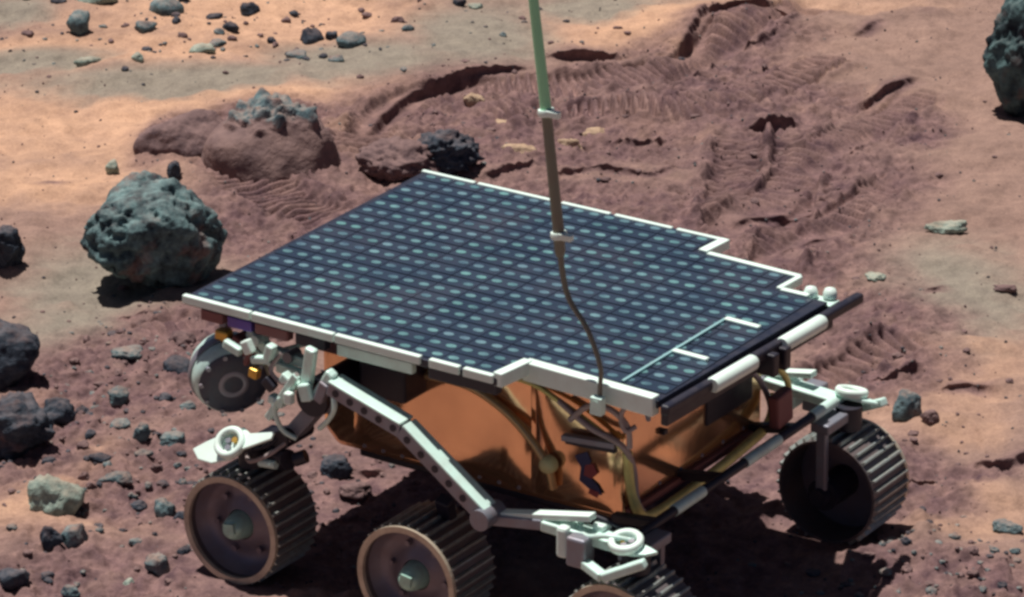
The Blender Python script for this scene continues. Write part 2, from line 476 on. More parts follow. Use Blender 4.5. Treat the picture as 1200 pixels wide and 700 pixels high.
# low rises and hollows: ellipse (x, y, rx, ry), height
HUMPS = [
    ((-0.4927, 1.392, 0.0649, 0.105), 0.022), ((-0.3597, 1.356, 0.093, 0.141), 0.030), ((0.1307, 1.706, 0.1176, 0.0824), 0.014),
    ((0.3627, 1.897, 0.1075, 0.1132), 0.022), ((0.5338, 0.3372, 0.0837, 0.0792), 0.018), ((0.5519, 0.1092, 0.0903, 0.0728), 0.012),
    ((-0.6519, 0.9537, 0.0466, 0.0719), 0.014), ((-0.4901, 0.8275, 0.1026, 0.1253), -0.006), ((-0.0498, 1.375, 0.1119, 0.1492), 0.008),
    ((0.5769, 0.5565, 0.0762, 0.0685), 0.010), ((0.6369, 0.9218, 0.0926, 0.0969), 0.008), ((0.4296, -0.0326, 0.0683, 0.069), 0.022), ((0.5299, -0.0999, 0.1156, 0.0896), 0.02),
    ((-0.4996, 1.093, 0.1427, 0.2049), 0.008), ((-0.5393, 0.0868, 0.0999, 0.1203), 0.01), ((-0.2704, 1.941, 0.1217, 0.1321), -0.012), ((0.5392, 0.1822, 0.0712, 0.03), -0.010),
]
CHURN = [(0, 1.455, 0.2894, 0.2292), (0.2962, 1.611, 0.2189, 0.2201), (0.3627, 1.897, 0.1209, 0.1044), (0.4036, 1.275, 0.1834, 0.2889), (0.3492, 0.9591, 0.163, 0.1962), (-0.332, 1.303, 0.1353, 0.1824), (-0.4927, 1.393, 0.0624, 0.1276), (-0.3543, 1.487, 0.1012, 0.1003),
         (-0.3212, 1.093, 0.1308, 0.2049), (0.4554, 0.6778, 0.1222, 0.1786), (0.5788, 1.449, 0.0755, 0.1145), (-0.4826, 0.4762, 0.2038, 0.1665), (-0.407, 0.1877, 0.1424, 0.1748), (-0.1498, 0.0999, 0.1998, 0.2894), (0.2497, 0.0999, 0.1998, 0.2894), (0.4658, 0.16, 0.0709, 0.1237),
         (0.47, -0.1222, 0.1439, 0.0887), (-0.5599, 0.2881, 0.0933, 0.1556), (-0.4528, -0.098, 0.1927, 0.1343), (0.4549, 0.5295, 0.1083, 0.1132), (-0.3868, 0.6451, 0.1216, 0.1178), (0.1065, 1.059, 0.3549, 0.2026), (0.5596, 0.1822, 0.061, 0.035)]
GREY = [(-0.7396, 1.776, 0.0991, 0.0588), (-0.4556, 1.677, 0.2734, 0.0654), (-0.2236, 1.748, 0.1447, 0.1084), (-0.0536, 1.878, 0.1071, 0.1731), (0.137, 2.038, 0.0959, 0.0724), (-0.5357, 0.8282, 0.1254, 0.141), (-0.5636, 0.6451, 0.0995, 0.1178), (-0.7929, 2.019, 0.0547, 0.054), (0.5669, 0.7995, 0.1247, 0.1861)]
SAND = [(0.5281, 0.5041, 0.1293, 0.1681), (0.5194, 0.0858, 0.0899, 0.0962), (0.4559, 0.8256, 0.0684, 0.0626), (-0.5117, 0.11, 0.1204, 0.0971), (-0.5707, 0.3899, 0.0634, 0.0538), (0.2013, 1.448, 0.1132, 0.061), (-0.5062, 1.494, 0.4176, 0.2319), (-0.6635, 1.81, 0.3185, 0.0849), (0.2418, 1.897, 0.2015, 0.1132), (-0.3201, 1.564, 0.1792, 0.079), (-0.4081, 1.988, 0.272, 0.1785), (-0.6548, 1.209, 0.1334, 0.0922), (0.5083, 0.6435, 0.0376, 0.0648), (-0.5056, 0.2581, 0.0413, 0.0359),
        (-0.5094, 0.0844, 0.0699, 0.0481), (0.547, 0.4717, 0.0858, 0.0444), (0.5521, 0.3101, 0.0625, 0.0471), (0.5987, 0.557, 0.0653, 0.0857), (0.4928, 2.029, 0.1779, 0.0542), (0.5481, 0.0722, 0.0498, 0.0287), (0.4052, 1.705, 0.1046, 0.0576), (-0.4884, 0.1825, 0.0407, 0.0499), (0.5121, 1.564, 0.1024, 0.0553), (0.204, 1.984, 0.1496, 0.0892)]

def blobs(x, y, L, warp, soft=0.45):
    r = np.zeros(x.shape)
    for cx, cy, rx, ry in L:
        q = np.hypot((x - cx) / rx, (y - cy) / ry) + warp
        r = np.maximum(r, 1 - sstep(1 - soft, 1 + soft, q))
    return r

TR = [(dense(t[0]),) + t[1:] for t in TRACKS]
LD = [(dense(t[0]),) + t[1:] for t in LEDGES]
YAW = R(-33.48)
RC, RS = math.cos(YAW), math.sin(YAW)
WHEEL_X = (-0.2010, 0.0390, 0.3050)
WHEEL_Y = 0.2295      # centre of the tread

def terrain(x, y):
    w1 = fbm2(x, y, 7.0, 3, 3.0); w2 = fbm2(x, y, 23.0, 3, 8.0)
    churn = blobs(x, y, CHURN, 0.30 * w1 + 0.14 * w2)
    grey = blobs(x, y, GREY, 0.3 * w1 + 0.16 * w2, 0.55)
    w3 = fbm2(x, y, 70.0, 2, 31.0)
    sand = blobs(x, y, SAND, 0.32 * w1 + 0.16 * w2 + 0.06 * w3, 0.62)
    sand = sand * (1 - 0.45 * sstep(0.25, 0.6, x))
    near = np.exp(-((x / 3.0) ** 2 + ((y - 0.8) / 3.0) ** 2))
    lx = x * RC + y * RS; ly = -x * RS + y * RC
    foot = 1 - sstep(0.9, 1.5, np.hypot(lx / 0.36, ly / 0.32))
    far = sstep(6, 60, np.hypot(x, y))
    dy_ = np.zeros(x.shape)
    h = (0.016 * fbm2(x, y, 1.7, 3, 1.0) + 0.010 * w1) * (1 - 0.9 * foot)
    h = h + far * 0.9 * fbm2(x, y, 0.03, 3, 5.0)
    for (cx, cy, rx, ry), a in HUMPS:
        q = np.hypot((x - cx) / rx, (y - cy) / ry)
        h = h + a * np.exp(-q * q * 1.6)
    HB = h.copy()
    # wind-smoothed lows and ripples on the undisturbed soil
    h = h + (1 - churn) * (0.0035 * w2 + 0.0016 * np.sin((y * 1.0 + 0.22 * x + 0.05 * w1) * 62.0))
    rid = 1 - np.abs(fbm2(x, y, 19.0, 4, 13.0)) * 2.0
    h = h + churn * (0.0060 * rid * rid * np.sign(rid) + 0.0052 * fbm2(x, y, 48.0, 3, 21.0) + 0.0016 * (1 - 2 * np.abs(fbm2(x, y, 95.0, 2, 41.0)))) * (1 - 0.55 * foot)
    h = h + 0.0011 * fbm2(x, y, 120.0, 2, 2.0) * (0.5 + churn)
    tr = np.zeros(x.shape)
    quiet = np.zeros(x.shape)          # no cleat prints right at a broken crust edge
    for line, hh, fall in LD:
        lo = line.min(0) - 0.06; hi = line.max(0) + 0.06
        k = np.nonzero((x > lo[0]) & (x < hi[0]) & (y > lo[1]) & (y < hi[1]))
        if len(k[0]):
            quiet[k] = np.maximum(quiet[k], 1 - sstep(0.018, 0.040, dist_line(x[k], y[k], line)[0]))
    for line, hw, dep, cl in TR:
        lo = line.min(0) - 0.16; hi = line.max(0) + 0.16
        k = np.nonzero((x > lo[0]) & (x < hi[0]) & (y > lo[1]) & (y < hi[1]))
        if not len(k[0]): continue
        d, s, sd_, L = dist_line(x[k], y[k], line)
        d = d + 0.003 * w2[k]
        ends = sstep(0, 0.05, s) * sstep(0, 0.05, L - s)
        inside = (1 - sstep(hw * 0.86, hw * 1.04, d)) * ends
        berm = np.exp(-((d - hw * 1.22) / (hw * 0.24)) ** 2) * ends
        pat = np.abs(((s / 0.0150) % 1.0) - 0.5) * 2
        c = 2.9 * cl * sstep(0.36, 0.62, pat) * np.clip(1.0 + 0.6 * w1[k], 0.45, 1.4)
        c = c * (1 - quiet[k]); berm = berm * (1 - quiet[k])
        hk = h[k]
        flat = hk + (HB[k] - hk) * 0.95 * inside
        h[k] = flat + inside * (-dep - 0.9 * cl + c) + berm * (dep + 0.003) * (0.6 + 0.8 * w2[k])
        tr[k] = np.maximum(tr[k], np.maximum(inside, berm * 0.6))
    led = np.zeros(x.shape)
    for line, hh, fall in LD:
        lo = line.min(0) - 3 * fall; hi = line.max(0) + 3 * fall
        k = np.nonzero((x > lo[0]) & (x < hi[0]) & (y > lo[1]) & (y < hi[1]))
        if not len(k[0]): continue
        d, s, side, L = dist_line(x[k], y[k], line)
        ends = sstep(0, 0.045, s) * sstep(0, 0.045, L - s)
        sgn = d * side + 0.004 * w2[k] + 0.006 * w1[k]
        st_ = sstep(-0.004, 0.009, sgn)
        up = st_ * np.exp(-np.clip(sgn, 0, 9) / fall)
        dn = (1 - st_) * np.exp(np.clip(sgn, -9, 0) / (fall * 0.5)) * 0.18
        # the crust edge overhangs a little
        dy_[k] = dy_[k] - (0.008 + 0.25 * hh) * ends * sstep(-0.001, 0.011, sgn) * np.exp(-np.clip(sgn, 0, 9) / 0.05)
        h[k] = h[k] + 0.62 * hh * ends * (up - dn)
        led[k] = np.maximum(led[k], ends * np.exp(-(d / 0.02) ** 2))
    # ground under the rover's wheels stays at their level
    for wx in WHEEL_X:
        for wy in (-WHEEL_Y, WHEEL_Y):
            q = np.hypot((lx - wx) / 0.085, (ly - wy) / 0.075)
            wgt = 1 - sstep(0.7, 1.5, q)
            h = h * (1 - wgt) + wgt * (0.004 + 0.25 * h)
            h = h + 0.010 * np.exp(-((q - 1.15) / 0.2) ** 2) * (0.4 + w2)
    churn = np.clip(np.maximum(churn * (0.86 + 0.25 * w2), np.maximum(tr * 0.7, led * 0.8)) , 0, 1)
    grey = np.clip(grey * (1 - churn) * 0.9, 0, 1)
    sand = np.clip(sand * (1 - 0.85 * churn) * (1 - 0.8 * grey) * (0.9 + 0.3 * w1), 0, 1)
    return h, churn, grey, sand, dy_

def graded(lo, hi, step, far, grow=1.22):
    a = list(np.arange(lo, hi + step / 2, step))
    s = step; p = a[-1]; up_ = []
    while p < far: s *= grow; p += s; up_.append(p)
    s = step; p = a[0]; dn = []
    while p > -far: s *= grow; p -= s; dn.append(p)
    return np.array(dn[::-1] + a + up_)

gx = graded(-0.92, 0.92, 0.0026, 420)
gy = graded(-0.30, 2.20, 0.0027, 420)
X, Y = np.meshgrid(gx, gy)
Hh, CH, GY_, SA, DY = terrain(X, Y)
nx, ny = len(gx), len(gy)
me = bpy.data.meshes.new('ground')
co = np.stack([X, Y + DY, Hh], -1).reshape(-1, 3).astype(np.float32)
ii = (np.arange(ny - 1)[:, None] * nx + np.arange(nx - 1)[None, :]).ravel()
quads = np.stack([ii, ii + 1, ii + nx + 1, ii + nx], 1).astype(np.int32)
me.vertices.add(len(co)); me.vertices.foreach_set('co', co.ravel())
me.loops.add(quads.size); me.loops.foreach_set('vertex_index', quads.ravel())
me.polygons.add(len(quads))
me.polygons.foreach_set('loop_start', np.arange(0, quads.size, 4, dtype=np.int32))
me.polygons.foreach_set('loop_total', np.full(len(quads), 4, dtype=np.int32))
me.update(calc_edges=True)
me.polygons.foreach_set('use_smooth', np.ones(len(quads), dtype=bool))
ca = me.color_attributes.new('soil', 'FLOAT_COLOR', 'POINT')
ca.data.foreach_set('color', np.stack([CH, GY_, SA, np.ones_like(CH)], -1).astype(np.float32).ravel())
me.materials.append(M['soil'])
ground = bpy.data.objects.new('ground', me)
COL.objects.link(ground)
tag(ground, 'reddish dusty ground with wheel tracks and churned soil', None, None, 'structure')

def height(x, y):
    return float(terrain(np.array([[x]], dtype=float), np.array([[y]], dtype=float))[0][0, 0])

# ------------------------------------------------------------------ the rover
rover = empty('rover', (0, 0, 0), YAW)
tag(rover, 'six-wheeled rover with dark solar panel on top and gold body', 'rover')

ZT = 0.325                                      # top of the panel
PX0, PX1 = -0.2775, 0.3190
HY = 0.2420
OUT = [(-0.2775, -0.2420), (0.1460, -0.2460), (0.1470, -0.1950), (0.3180, -0.2040), (0.3270, 0.1400), (0.2640, 0.1405), (0.2660, 0.1860), (0.1340, 0.1920), (0.1370, 0.2390), (-0.2885, 0.2410)]
panel = MB().prism(OUT, (0, 0, ZT - 0.011), (1, 0, 0), (0, 1, 0), (0, 0, 0.009)).build('solar_panel', M['substrate'], rover, 0.001)
panel['label'] = 'dark blue flat solar panel with notched corners'

# cells: two pale round dots on each
cm = MB()
PXC, PYC = 0.0421, 0.0268
cm.box((0, 0, 0.0006), (PXC - 0.0012, PYC - 0.0030, 0.0012), None, 0)
for sx in (-1, 1):
    ring = [(sx * PXC / 4 + 0.0068 * math.cos(a), 0.0047 * math.sin(a)) for a in [R(22.5 + 45 * k) for k in range(8)]]
    cm.prism(ring, (0, 0, 0.0012), (1, 0, 0), (0, 1, 0), (0, 0, 0.0004), 1)
cell_mesh = cm.mesh('solar_cell', [M['cell'], M['pale_dot']])
hm_ = MB().box((0, 0, 0.0006), (PXC / 2 - 0.0012, PYC - 0.0030, 0.0012), None, 0)
hm_.prism([(0.0068 * math.cos(a), 0.0047 * math.sin(a)) for a in [R(22.5 + 45 * k) for k in range(8)]], (0, 0, 0.0012), (1, 0, 0), (0, 1, 0), (0, 0, 0.0004), 1)
half_mesh = hm_.mesh('solar_cell', [M['cell'], M['pale_dot']])
def in_poly(x, y, poly):
    r = False
    for (x0, y0), (x1, y1) in zip(poly, poly[1:] + poly[:1]):
        if (y0 > y) != (y1 > y) and x < (x1 - x0) * (y - y0) / (y1 - y0) + x0: r = not r
    return r
rng = random.Random(4)
for i in range(14):
    for j in range(18):
        x = -0.2725 + PXC * (i + 0.5) - 0.006 * (j / 17) ; y = -HY + 0.002 + PYC * (j + 0.5)
        if all(in_poly(x + a, y + q, OUT) for a in (-0.017, 0.017) for q in (-0.008, 0.008)):
            put = [(cell_mesh, x)]
        else:
            put = [(half_mesh, x + h_) for h_ in (-PXC / 4, PXC / 4) if all(in_poly(x + h_ + a, y + q, OUT) for a in (-0.007, 0.007) for q in (-0.008, 0.008))]
        for cmesh, xx in put:
            o = bpy.data.objects.new('solar_cell', cmesh)
            COL.objects.link(o); o.parent = panel
            o.location = (xx, y, ZT - 0.002)
            o.rotation_euler = (rng.uniform(-.006, .006), rng.uniform(-.006, .006), 0)

def edge_strip(p0, p1, w=0.006, h=0.012, z=ZT - 0.0035, mat='white'):
    return MB().beam((p0[0], p0[1], z), (p1[0], p1[1], z), w, h, (p1[1] - p0[1], p0[0] - p1[0], 0)).build('edge_strip', M[mat], panel, 0.0012)

def along(a, b, t):
    return (a[0] + (b[0] - a[0]) * t, a[1] + (b[1] - a[1]) * t)
A_, N1, N2, D_, E_, F4, F3, F2, F1, B_ = OUT
for t0, t1 in ((0, .222), (.227, .49), (.495, .762), (.79, .882), (.895, .985)):
    edge_strip(along(A_, N1, t0), along(A_, N1, t1), 0.007, 0.010)
edge_strip((N1[0] - .002, N1[1]), (N2[0] + .003, N2[1]), 0.012, 0.016)
edge_strip(along(N2, D_, 0.0), along(N2, D_, 0.985), 0.014, 0.022, ZT - 0.008)
for t0, t1 in ((0.0, .18), (.19, .46), (.47, .63), (.645, .83), (.845, .995)):
    edge_strip(along(B_, F1, t0), along(B_, F1, t1), 0.006, 0.009)
edge_strip(F1, F2, 0.012, 0.012)
edge_strip(along(F2, F3, .06), F3, 0.008, 0.010)
edge_strip(F3, F4, 0.007, 0.010)
edge_strip(along(F4, E_, .06), along(F4, E_, .62), 0.008, 0.010)
# seam and two raised strips on the front field
MB().beam((0.2625, -0.185, ZT + .0006), (0.2625, 0.027, ZT + .0006), 0.0032, 0.0030, (1, 0, 0)).build('seam_strip', M['seam'], panel)
for yy in (-0.083, 0.027):
    MB().beam((0.2625, yy, ZT + .0012), (0.307, yy - .002, ZT + .0012), 0.008, 0.004).build('seam_strip', M['white'], panel, 0.001)
# corner fittings at the far front corner
for k, (x, y) in enumerate(((0.300, 0.150), (0.320, 0.158))):
    MB().lathe([(0.0005, 0.012), (0.006, 0.010), (0.008, 0.005), (0.008, 0)], (x, y, ZT - .004), (x, y, ZT + 1), 14, unit=True, caps=False).build('corner_knob', M['white'], panel)
MB().box((0.306, 0.150, ZT - .009), (0.05, 0.022, 0.006)).build('corner_tab', M['alum'], panel, .001)
# brackets under the near edge
for px0, px1, mat in ((-0.255, -0.225, 'redplate'), (-0.218, -0.185, 'violet'), (-0.180, -0.135, 'redplate'), (-0.125, -0.085, 'black'), (0.052, 0.140, 'black')):
    MB().box(((px0 + px1) / 2, -0.236, ZT - 0.018), (px1 - px0, 0.012, 0.013)).build('edge_bracket', M[mat], panel, .0015)
MB().box((-0.020, -0.236, ZT - 0.019), (0.10, 0.009, 0.014)).build('edge_bracket', M['alum'], panel, .0015)

# front bar with pale sleeves
FB0 = Vector((0.330, -0.212, ZT - 0.008)); FB1 = Vector((0.343, 0.186, ZT - 0.008))
fb = MB().beam(FB0, FB1, 0.011, 0.012, (1, 0, 0)).build('front_bar', M['black'], rover, 0.003)
MB().beam((0.323, -0.200, ZT - 0.02), (0.331, 0.14, ZT - 0.02), 0.009, 0.022, (1, 0, 0)).build('front_edge', M['black'], fb, .002)
for t0, t1 in ((.215, .42), (.565, .775)):
    p0 = FB0.lerp(FB1, t0); p1 = FB0.lerp(FB1, t1)
    dz = Vector((0.005, 0, 0.001))
    MB().lathe([(0.0075, 0), (0.0088, .03), (0.0088, .97), (0.0075, 1)], p0 + dz, p1 + dz, 16, caps=True).build('bar_sleeve', M['white'], fb)
for t in (.50, .56):
    p = FB0.lerp(FB1, t)
    MB().box(p + Vector((0.004, 0, -0.012)), (0.022, 0.012, 0.026)).build('bar_clamp', M['black'], fb, .002)

# body
BX0, BX1, BY0, BY1, BZ0, BZ1 = -0.165, 0.240, -0.140, 0.155, 0.137, 0.300
poly = [(BX0, BZ0 + .02), (BX0 + .02, BZ0), (BX1 - .004, BZ0), (BX1, BZ0 + .01), (BX1, BZ1), (BX0, BZ1)]
body = MB().prism(poly, (0, BY0, 0), (1, 0, 0), (0, 0, 1), (0, BY1 - BY0, 0)).build('electronics_box', M['gold'], rover, 0.008)
body['label'] = 'gold coated electronics box under the panel'
# pillowed side panels
def pillow(name, x0, x1, z0, z1, y, bulge, mat, parent):
    n = 14; mb = MB(); vs = []
    for j in range(n + 1):
        for i in range(n + 1):
            u = i / n; v = j / n
            e = (1 - abs(2 * u - 1) ** 4) * (1 - abs(2 * v - 1) ** 4)
            vs.append((x0 + (x1 - x0) * u, y - bulge * e ** .6, z0 + (z1 - z0) * v))
    fs = [(j * (n + 1) + i, j * (n + 1) + i + 1, (j + 1) * (n + 1) + i + 1, (j + 1) * (n + 1) + i) for j in range(n) for i in range(n)]
    return mb.add(vs, fs, 0, True).build(name, mat, parent)
pillow('side_panel', -0.120, 0.118, 0.146, 0.290, BY0 - .0005, 0.010, M['gold'], body)
pillow('side_panel', 0.124, 0.236, 0.146, 0.290, BY0 - .0005, 0.006, M['gold'], body)
# reflection on the gold side, modelled as a curved pale band
MB().tube([(-0.0102, -0.155, 0.2597), (0.0443, -0.155, 0.2601), (0.0914, -0.155, 0.2428), (0.127, -0.155, 0.2158), (0.1493, -0.155, 0.1878), (0.1528, -0.15, 0.1624)], 0.0050, 10).build('reflection_band', M['reflection_band'], body)
MB().lathe([(.0105, 0), (.0105, .006), (.008, .011), (.003, .013), (0, .0132)], (0.1493, -0.15, 0.191), ((0.1493, -0.15, 0.191)[0], -1, (0.1493, -0.15, 0.191)[2]), 16, unit=True).build('highlight_knob', M['highlight'], body)  # bright highlight on the gold, built as a pale raised knob
# yellow trims
MB().tube([(-0.05, BY0 - .006, .292), (0.05, BY0 - .008, .280), (0.12, BY0 - .008, .279), (0.1632, -0.155, 0.2697), (0.2016, -0.155, 0.2537), (0.2487, -0.152, 0.229)], 0.0032, 8).build('trim', M['goldtrim'], body)
MB().tube([(0.246, -0.1477, 0.2267), (0.247, -0.1397, 0.1788), (0.256, -0.1326, 0.149), (0.256, -0.0918, 0.1407), (0.256, 0.0075, 0.1435), (0.256, 0.0816, 0.1494), (0.256, 0.1382, 0.1593), (0.25, 0.1627, 0.186)], 0.0058, 8).build('trim', M['goldtrim'], body)
MB().beam((0.243, BY0, .150), (0.243, BY1 - .02, .150), 0.006, 0.01, (1, 0, 0)).build('trim', M['redplate'], body, .001)
# dark box on the front face, red brown plate, side slot
MB().box((0.2405, 0.075, 0.235), (0.006, 0.10, 0.085)).build('front_dark_box', M['black'], body, .003)
MB().box((0.2, BY0 - .003, .2905), (.10, .012, .02)).build('vent', M['redplate'], body, .002)
MB().beam((0.1696, -0.156, 0.2294), (0.2371, -0.156, 0.2356), 0.010, 0.007).build('side_rail', M['greymetal'], body, .001)
MB().beam((0.1721, -0.153, 0.2249), (0.2353, -0.153, 0.2281), 0.008, 0.006).build('side_rail', M['black'], body, .001)
MB().box((0.243, -0.0673, 0.221), (0.006, 0.008, 0.006)).build('bolt', M['black'], body, .001)
for k in range(9):
    MB().lathe([(.0026, 0), (.0022, .0016), (0, .002)], (-.105 + k * .026, BY0 - .0015, .1475), (-.105 + k * .026, -1, .1475), 8, unit=True).build('rivet', M['greymetal'], body)
for k in range(6):
    MB().lathe([(.0026, 0), (.0022, .0016), (0, .002)], (BX1 - .0005, -.115 + k * .045, .160), (2, -.115 + k * .045, .160), 8, unit=True).build('rivet', M['greymetal'], body)
# emblem on the near side
ex, ey, ez = (0.1973, -0.1475, 0.1947)
em = MB().prism([(-.018, .012), (-.002, .020), (.003, .010), (-.004, -.006), (.012, -.016), (.018, -.026), (.010, -.028), (-.012, -.016), (-.010, .0)], (ex, BY0 - .0075, ez), (1, 0, 0), (0, 0, 1), (0, -.0006, 0)).build('emblem', M['emblue'], body)
MB().prism([(-.004, .004), (.006, .008), (.012, -.002), (.004, -.010), (-.006, -.008)], (ex, BY0 - .0083, ez), (1, 0, 0), (0, 0, 1), (0, -.0005, 0)).prism([(.002, -.022), (.014, -.024), (.012, -.031), (.0, -.028)], (ex, BY0 - .0083, ez), (1, 0, 0), (0, 0, 1), (0, -.0005, 0)).build('emblem_patch', M['emred'], body)
# black box painting in the shade under the panel, then a red brown housing
MB().box((-0.045, -0.165, .268), (0.062, 0.055, 0.065)).build('side_housing_and_shade', M['black'], rover, .004)
MB().box((-0.11, -0.15, .28), (0.10, 0.05, 0.03)).build('side_housing_and_shade', M['redplate'], rover, .004)
# underside pan
MB().box((0.04, 0.005, .131), (0.33, 0.26, 0.014)).build('belly_pan', M['black'], rover, .003)

# cables
def cable(pts, r=0.003, mat='cable', name='cable'):
    return MB().tube(pts, r, 8).build(name, M[mat], rover)
cable([(0.184, -0.165, 0.2561), (0.2109, -0.17, 0.2802), (0.2391, -0.172, 0.2836), (0.2564, -0.165, 0.2654), (0.2568, -0.16, 0.2388)], .0034)
cable([(0.2613, -0.165, 0.2962), (0.2518, -0.17, 0.2799), (0.2574, -0.17, 0.2625), (0.264, -0.16, 0.2654)], .003)
cable([(0.1665, -0.16, 0.2722), (0.2067, -0.163, 0.2528), (0.246, -0.16, 0.2392), (0.249, -0.1399, 0.2066), (0.251, -0.1354, 0.1681), (0.253, -0.1206, 0.1447)], .0036)
cable([(0.2278, -0.18, 0.3084), (0.2493, -0.18, 0.2987), (0.2834, -0.18, 0.3008), (0.2829, -0.165, 0.2796)], .0028, 'greymetal')
cable([(0.27, 0.0716, 0.2709), (0.272, 0.1163, 0.2458), (0.272, 0.1503, 0.2132), (0.27, 0.161, 0.1828)], .004, 'goldtrim')
cable([(0.262, 0.0484, 0.2618), (0.265, 0.0909, 0.2375), (0.265, 0.1209, 0.2011), (0.262, 0.137, 0.1685)], .0035, 'greymetal')
cable([(-0.13, -.17, .285), (-.17, -.19, .268), (-.20, -.21, .262), (-.215, -.205, .285)], .003, 'alum')

# lower bumper bar
LB0 = Vector((0.292, -0.20, 0.160)); LB1 = Vector((0.297, 0.165, 0.168))
lb = MB().cyl(LB0, LB1, 0.0055, None, 14).build('bumper_bar', M['black'], rover)
for t0, t1 in ((.20, .36), (.60, .80), (1.0, 1.14)):
    MB().cyl(LB0.lerp(LB1, t0), LB0.lerp(LB1, t1), 0.0066, None, 14).build('bar_sleeve', M['alum'], lb)
for t in (.1, .47, .9):
    p = LB0.lerp(LB1, t)
    MB().beam(p, (0.24, p.y, 0.155), 0.012, 0.010).build('bar_arm', M['black'], lb, .001)
MB().box((0.285, 0.1153, 0.1942), (0.014, 0.034, 0.040), Matrix.Rotation(.1, 3, 'X')).build('sensor_box', M['redplate'], rover, .003)

# antenna: a mast whose foot is clamped to the near panel edge
mast = MB().tube([(0.2540, -0.218, 0.300), (0.2540, -0.216, 0.330), (0.2530, -0.215, 0.352), (0.2360, -0.213, 0.388), (0.2120, -0.211, 0.416), (0.2025, -0.21, 0.444), (0.1985, -0.21, 0.478)], (0.0024, 0.0034), 10).build('antenna_mast', M['mastlow'], rover)
MB().lathe([(0.0046, 0), (0.0062, .3), (0.0062, 1)], (0.1995, -0.21, 0.462), (0.1975, -0.21, 0.487), 14, caps=True).build('mast_tube', M['mastlow'], mast)
MB().lathe([(0.0062, 0), (0.0056, 1)], (0.1975, -0.21, 0.487), (0.1815, -0.21, 0.618), 14, caps=True).build('mast_tube', M['mastlow'], mast)
MB().lathe([(0.0060, 0), (0.0048, 1)], (0.1815, -0.21, 0.618), (0.152, -0.21, 0.835), 14, caps=True).build('mast_tube', M['mast'], mast)
for (x, z, w) in ((0.1977, 0.4855, 0.012), (0.1815, 0.618, 0.010)):
    cl = MB().lathe([(0.0085, -0.5), (0.0095, 0), (0.0085, .5)], (x, -0.21, z), (x - .001, -0.21, z + .007), 14, caps=True)
    cl.box((x + 0.011, -0.214, z + .001), (0.016, 0.007, 0.007))
    cl.build('mast_collar', M['white'], mast, .001)
MB().box((0.2540, -0.2205, 0.309), (0.014, 0.010, 0.02)).cyl((0.254, -0.226, 0.312), (0.254, -0.219, 0.312), 0.004, None, 10).build('mast_foot', M['alum'], mast, .001)

# wheels ------------------------------------------------------------
WR, WW = 0.0625, 0.079
tyre_mesh = MB().lathe([(WR - .003, 0), (WR, 0.0), (WR, WW), (WR - .003, WW), (WR - .004, .034), (WR - .0035, .003), (WR - .003, 0)], (0, 0, 0), (0, 1, 0), 56, unit=True, smooth=False).mesh('tyre', M['wheel'])
rim_mesh = MB().lathe([(WR + .0018, -.0012), (WR + .0018, .004), (WR - .0052, .004), (WR - .0052, -.0012), (WR + .0018, -.0012)], (0, 0, 0), (0, 1, 0), 56, unit=True, smooth=False).mesh('rim', M['rimedge'])
dm = MB().lathe([(WR - .0042, .012), (WR - .010, .024), (0.044, .031), (0.030, .027), (0.021, .021), (0.018, .020)], (0, 0, 0), (0, 1, 0), 48, unit=True)
dm.lathe([(WR - .0042, .034), (0.03, .036), (0.0, .036)], (0, 0, 0), (0, 1, 0), 48, unit=True)
for k in range(6):
    a = k * math.pi / 3
    dm.cyl((0.036 * math.cos(a), .022, 0.036 * math.sin(a)), (0.036 * math.cos(a), .029, 0.036 * math.sin(a)), .0035, None, 8)
disc_mesh = dm.mesh('disc', M['disc'])
hm = MB().lathe([(0, -.004), (.008, -.003), (.0125, .003), (.0150, .011), (.0175, .024)], (0, 0, 0), (0, 1, 0), 20, unit=True)
hm.box((.002, -.001, .003), (.014, .008, .012))
hub_mesh = hm.mesh('hub', M['hub'])
motor_mesh = MB().cyl((0, .036, 0), (0, .088, 0), .019, None, 20).cyl((0, .088, 0), (0, .100, 0), .011, None, 16).mesh('motor', M['black'])
NC = 34
cleat_mesh = MB().add(*[[(-.0022, .003, 0), (.0022, .003, 0), (.0022, WW - .001, 0), (-.0022, WW - .001, 0), (-.0010, .004, .0045), (.0010, .004, .0045), (.0010, WW - .002, .0045), (-.0010, WW - .002, .0045)],
                        [(0, 3, 2, 1), (4, 5, 6, 7), (0, 1, 5, 4), (1, 2, 6, 5), (2, 3, 7, 6), (3, 0, 4, 7)]]).mesh('cleat', M['cleat'])

def child(name, mesh, parent, loc=(0, 0, 0), rot=(0, 0, 0)):
    o = bpy.data.objects.new(name, mesh)
    COL.objects.link(o); o.parent = parent; o.location = loc; o.rotation_euler = rot
    return o

def wheel(x, side, spin):
    """outer face towards side (-1 the near side, +1 the far side)"""
    t = child('wheel', tyre_mesh, rover, (x, side * (WHEEL_Y + WW / 2), WR + 0.0045), (0, 0, 0 if side < 0 else math.pi))
    child('rim', rim_mesh, t)
    child('disc', disc_mesh, t, rot=(0, spin, 0)); child('hub', hub_mesh, t, rot=(0, spin, 0)); child('motor', motor_mesh, t)
    for k in range(NC):
        a = 2 * math.pi * (k + spin) / NC
        child('cleat', cleat_mesh, t, (WR * math.sin(a), 0, WR * math.cos(a)), (0, a, 0))
    return t
for i, x in enumerate(WHEEL_X):
    for side in (-1, 1):
        wheel(x, side, 0.3 * i + 0.17 * side)

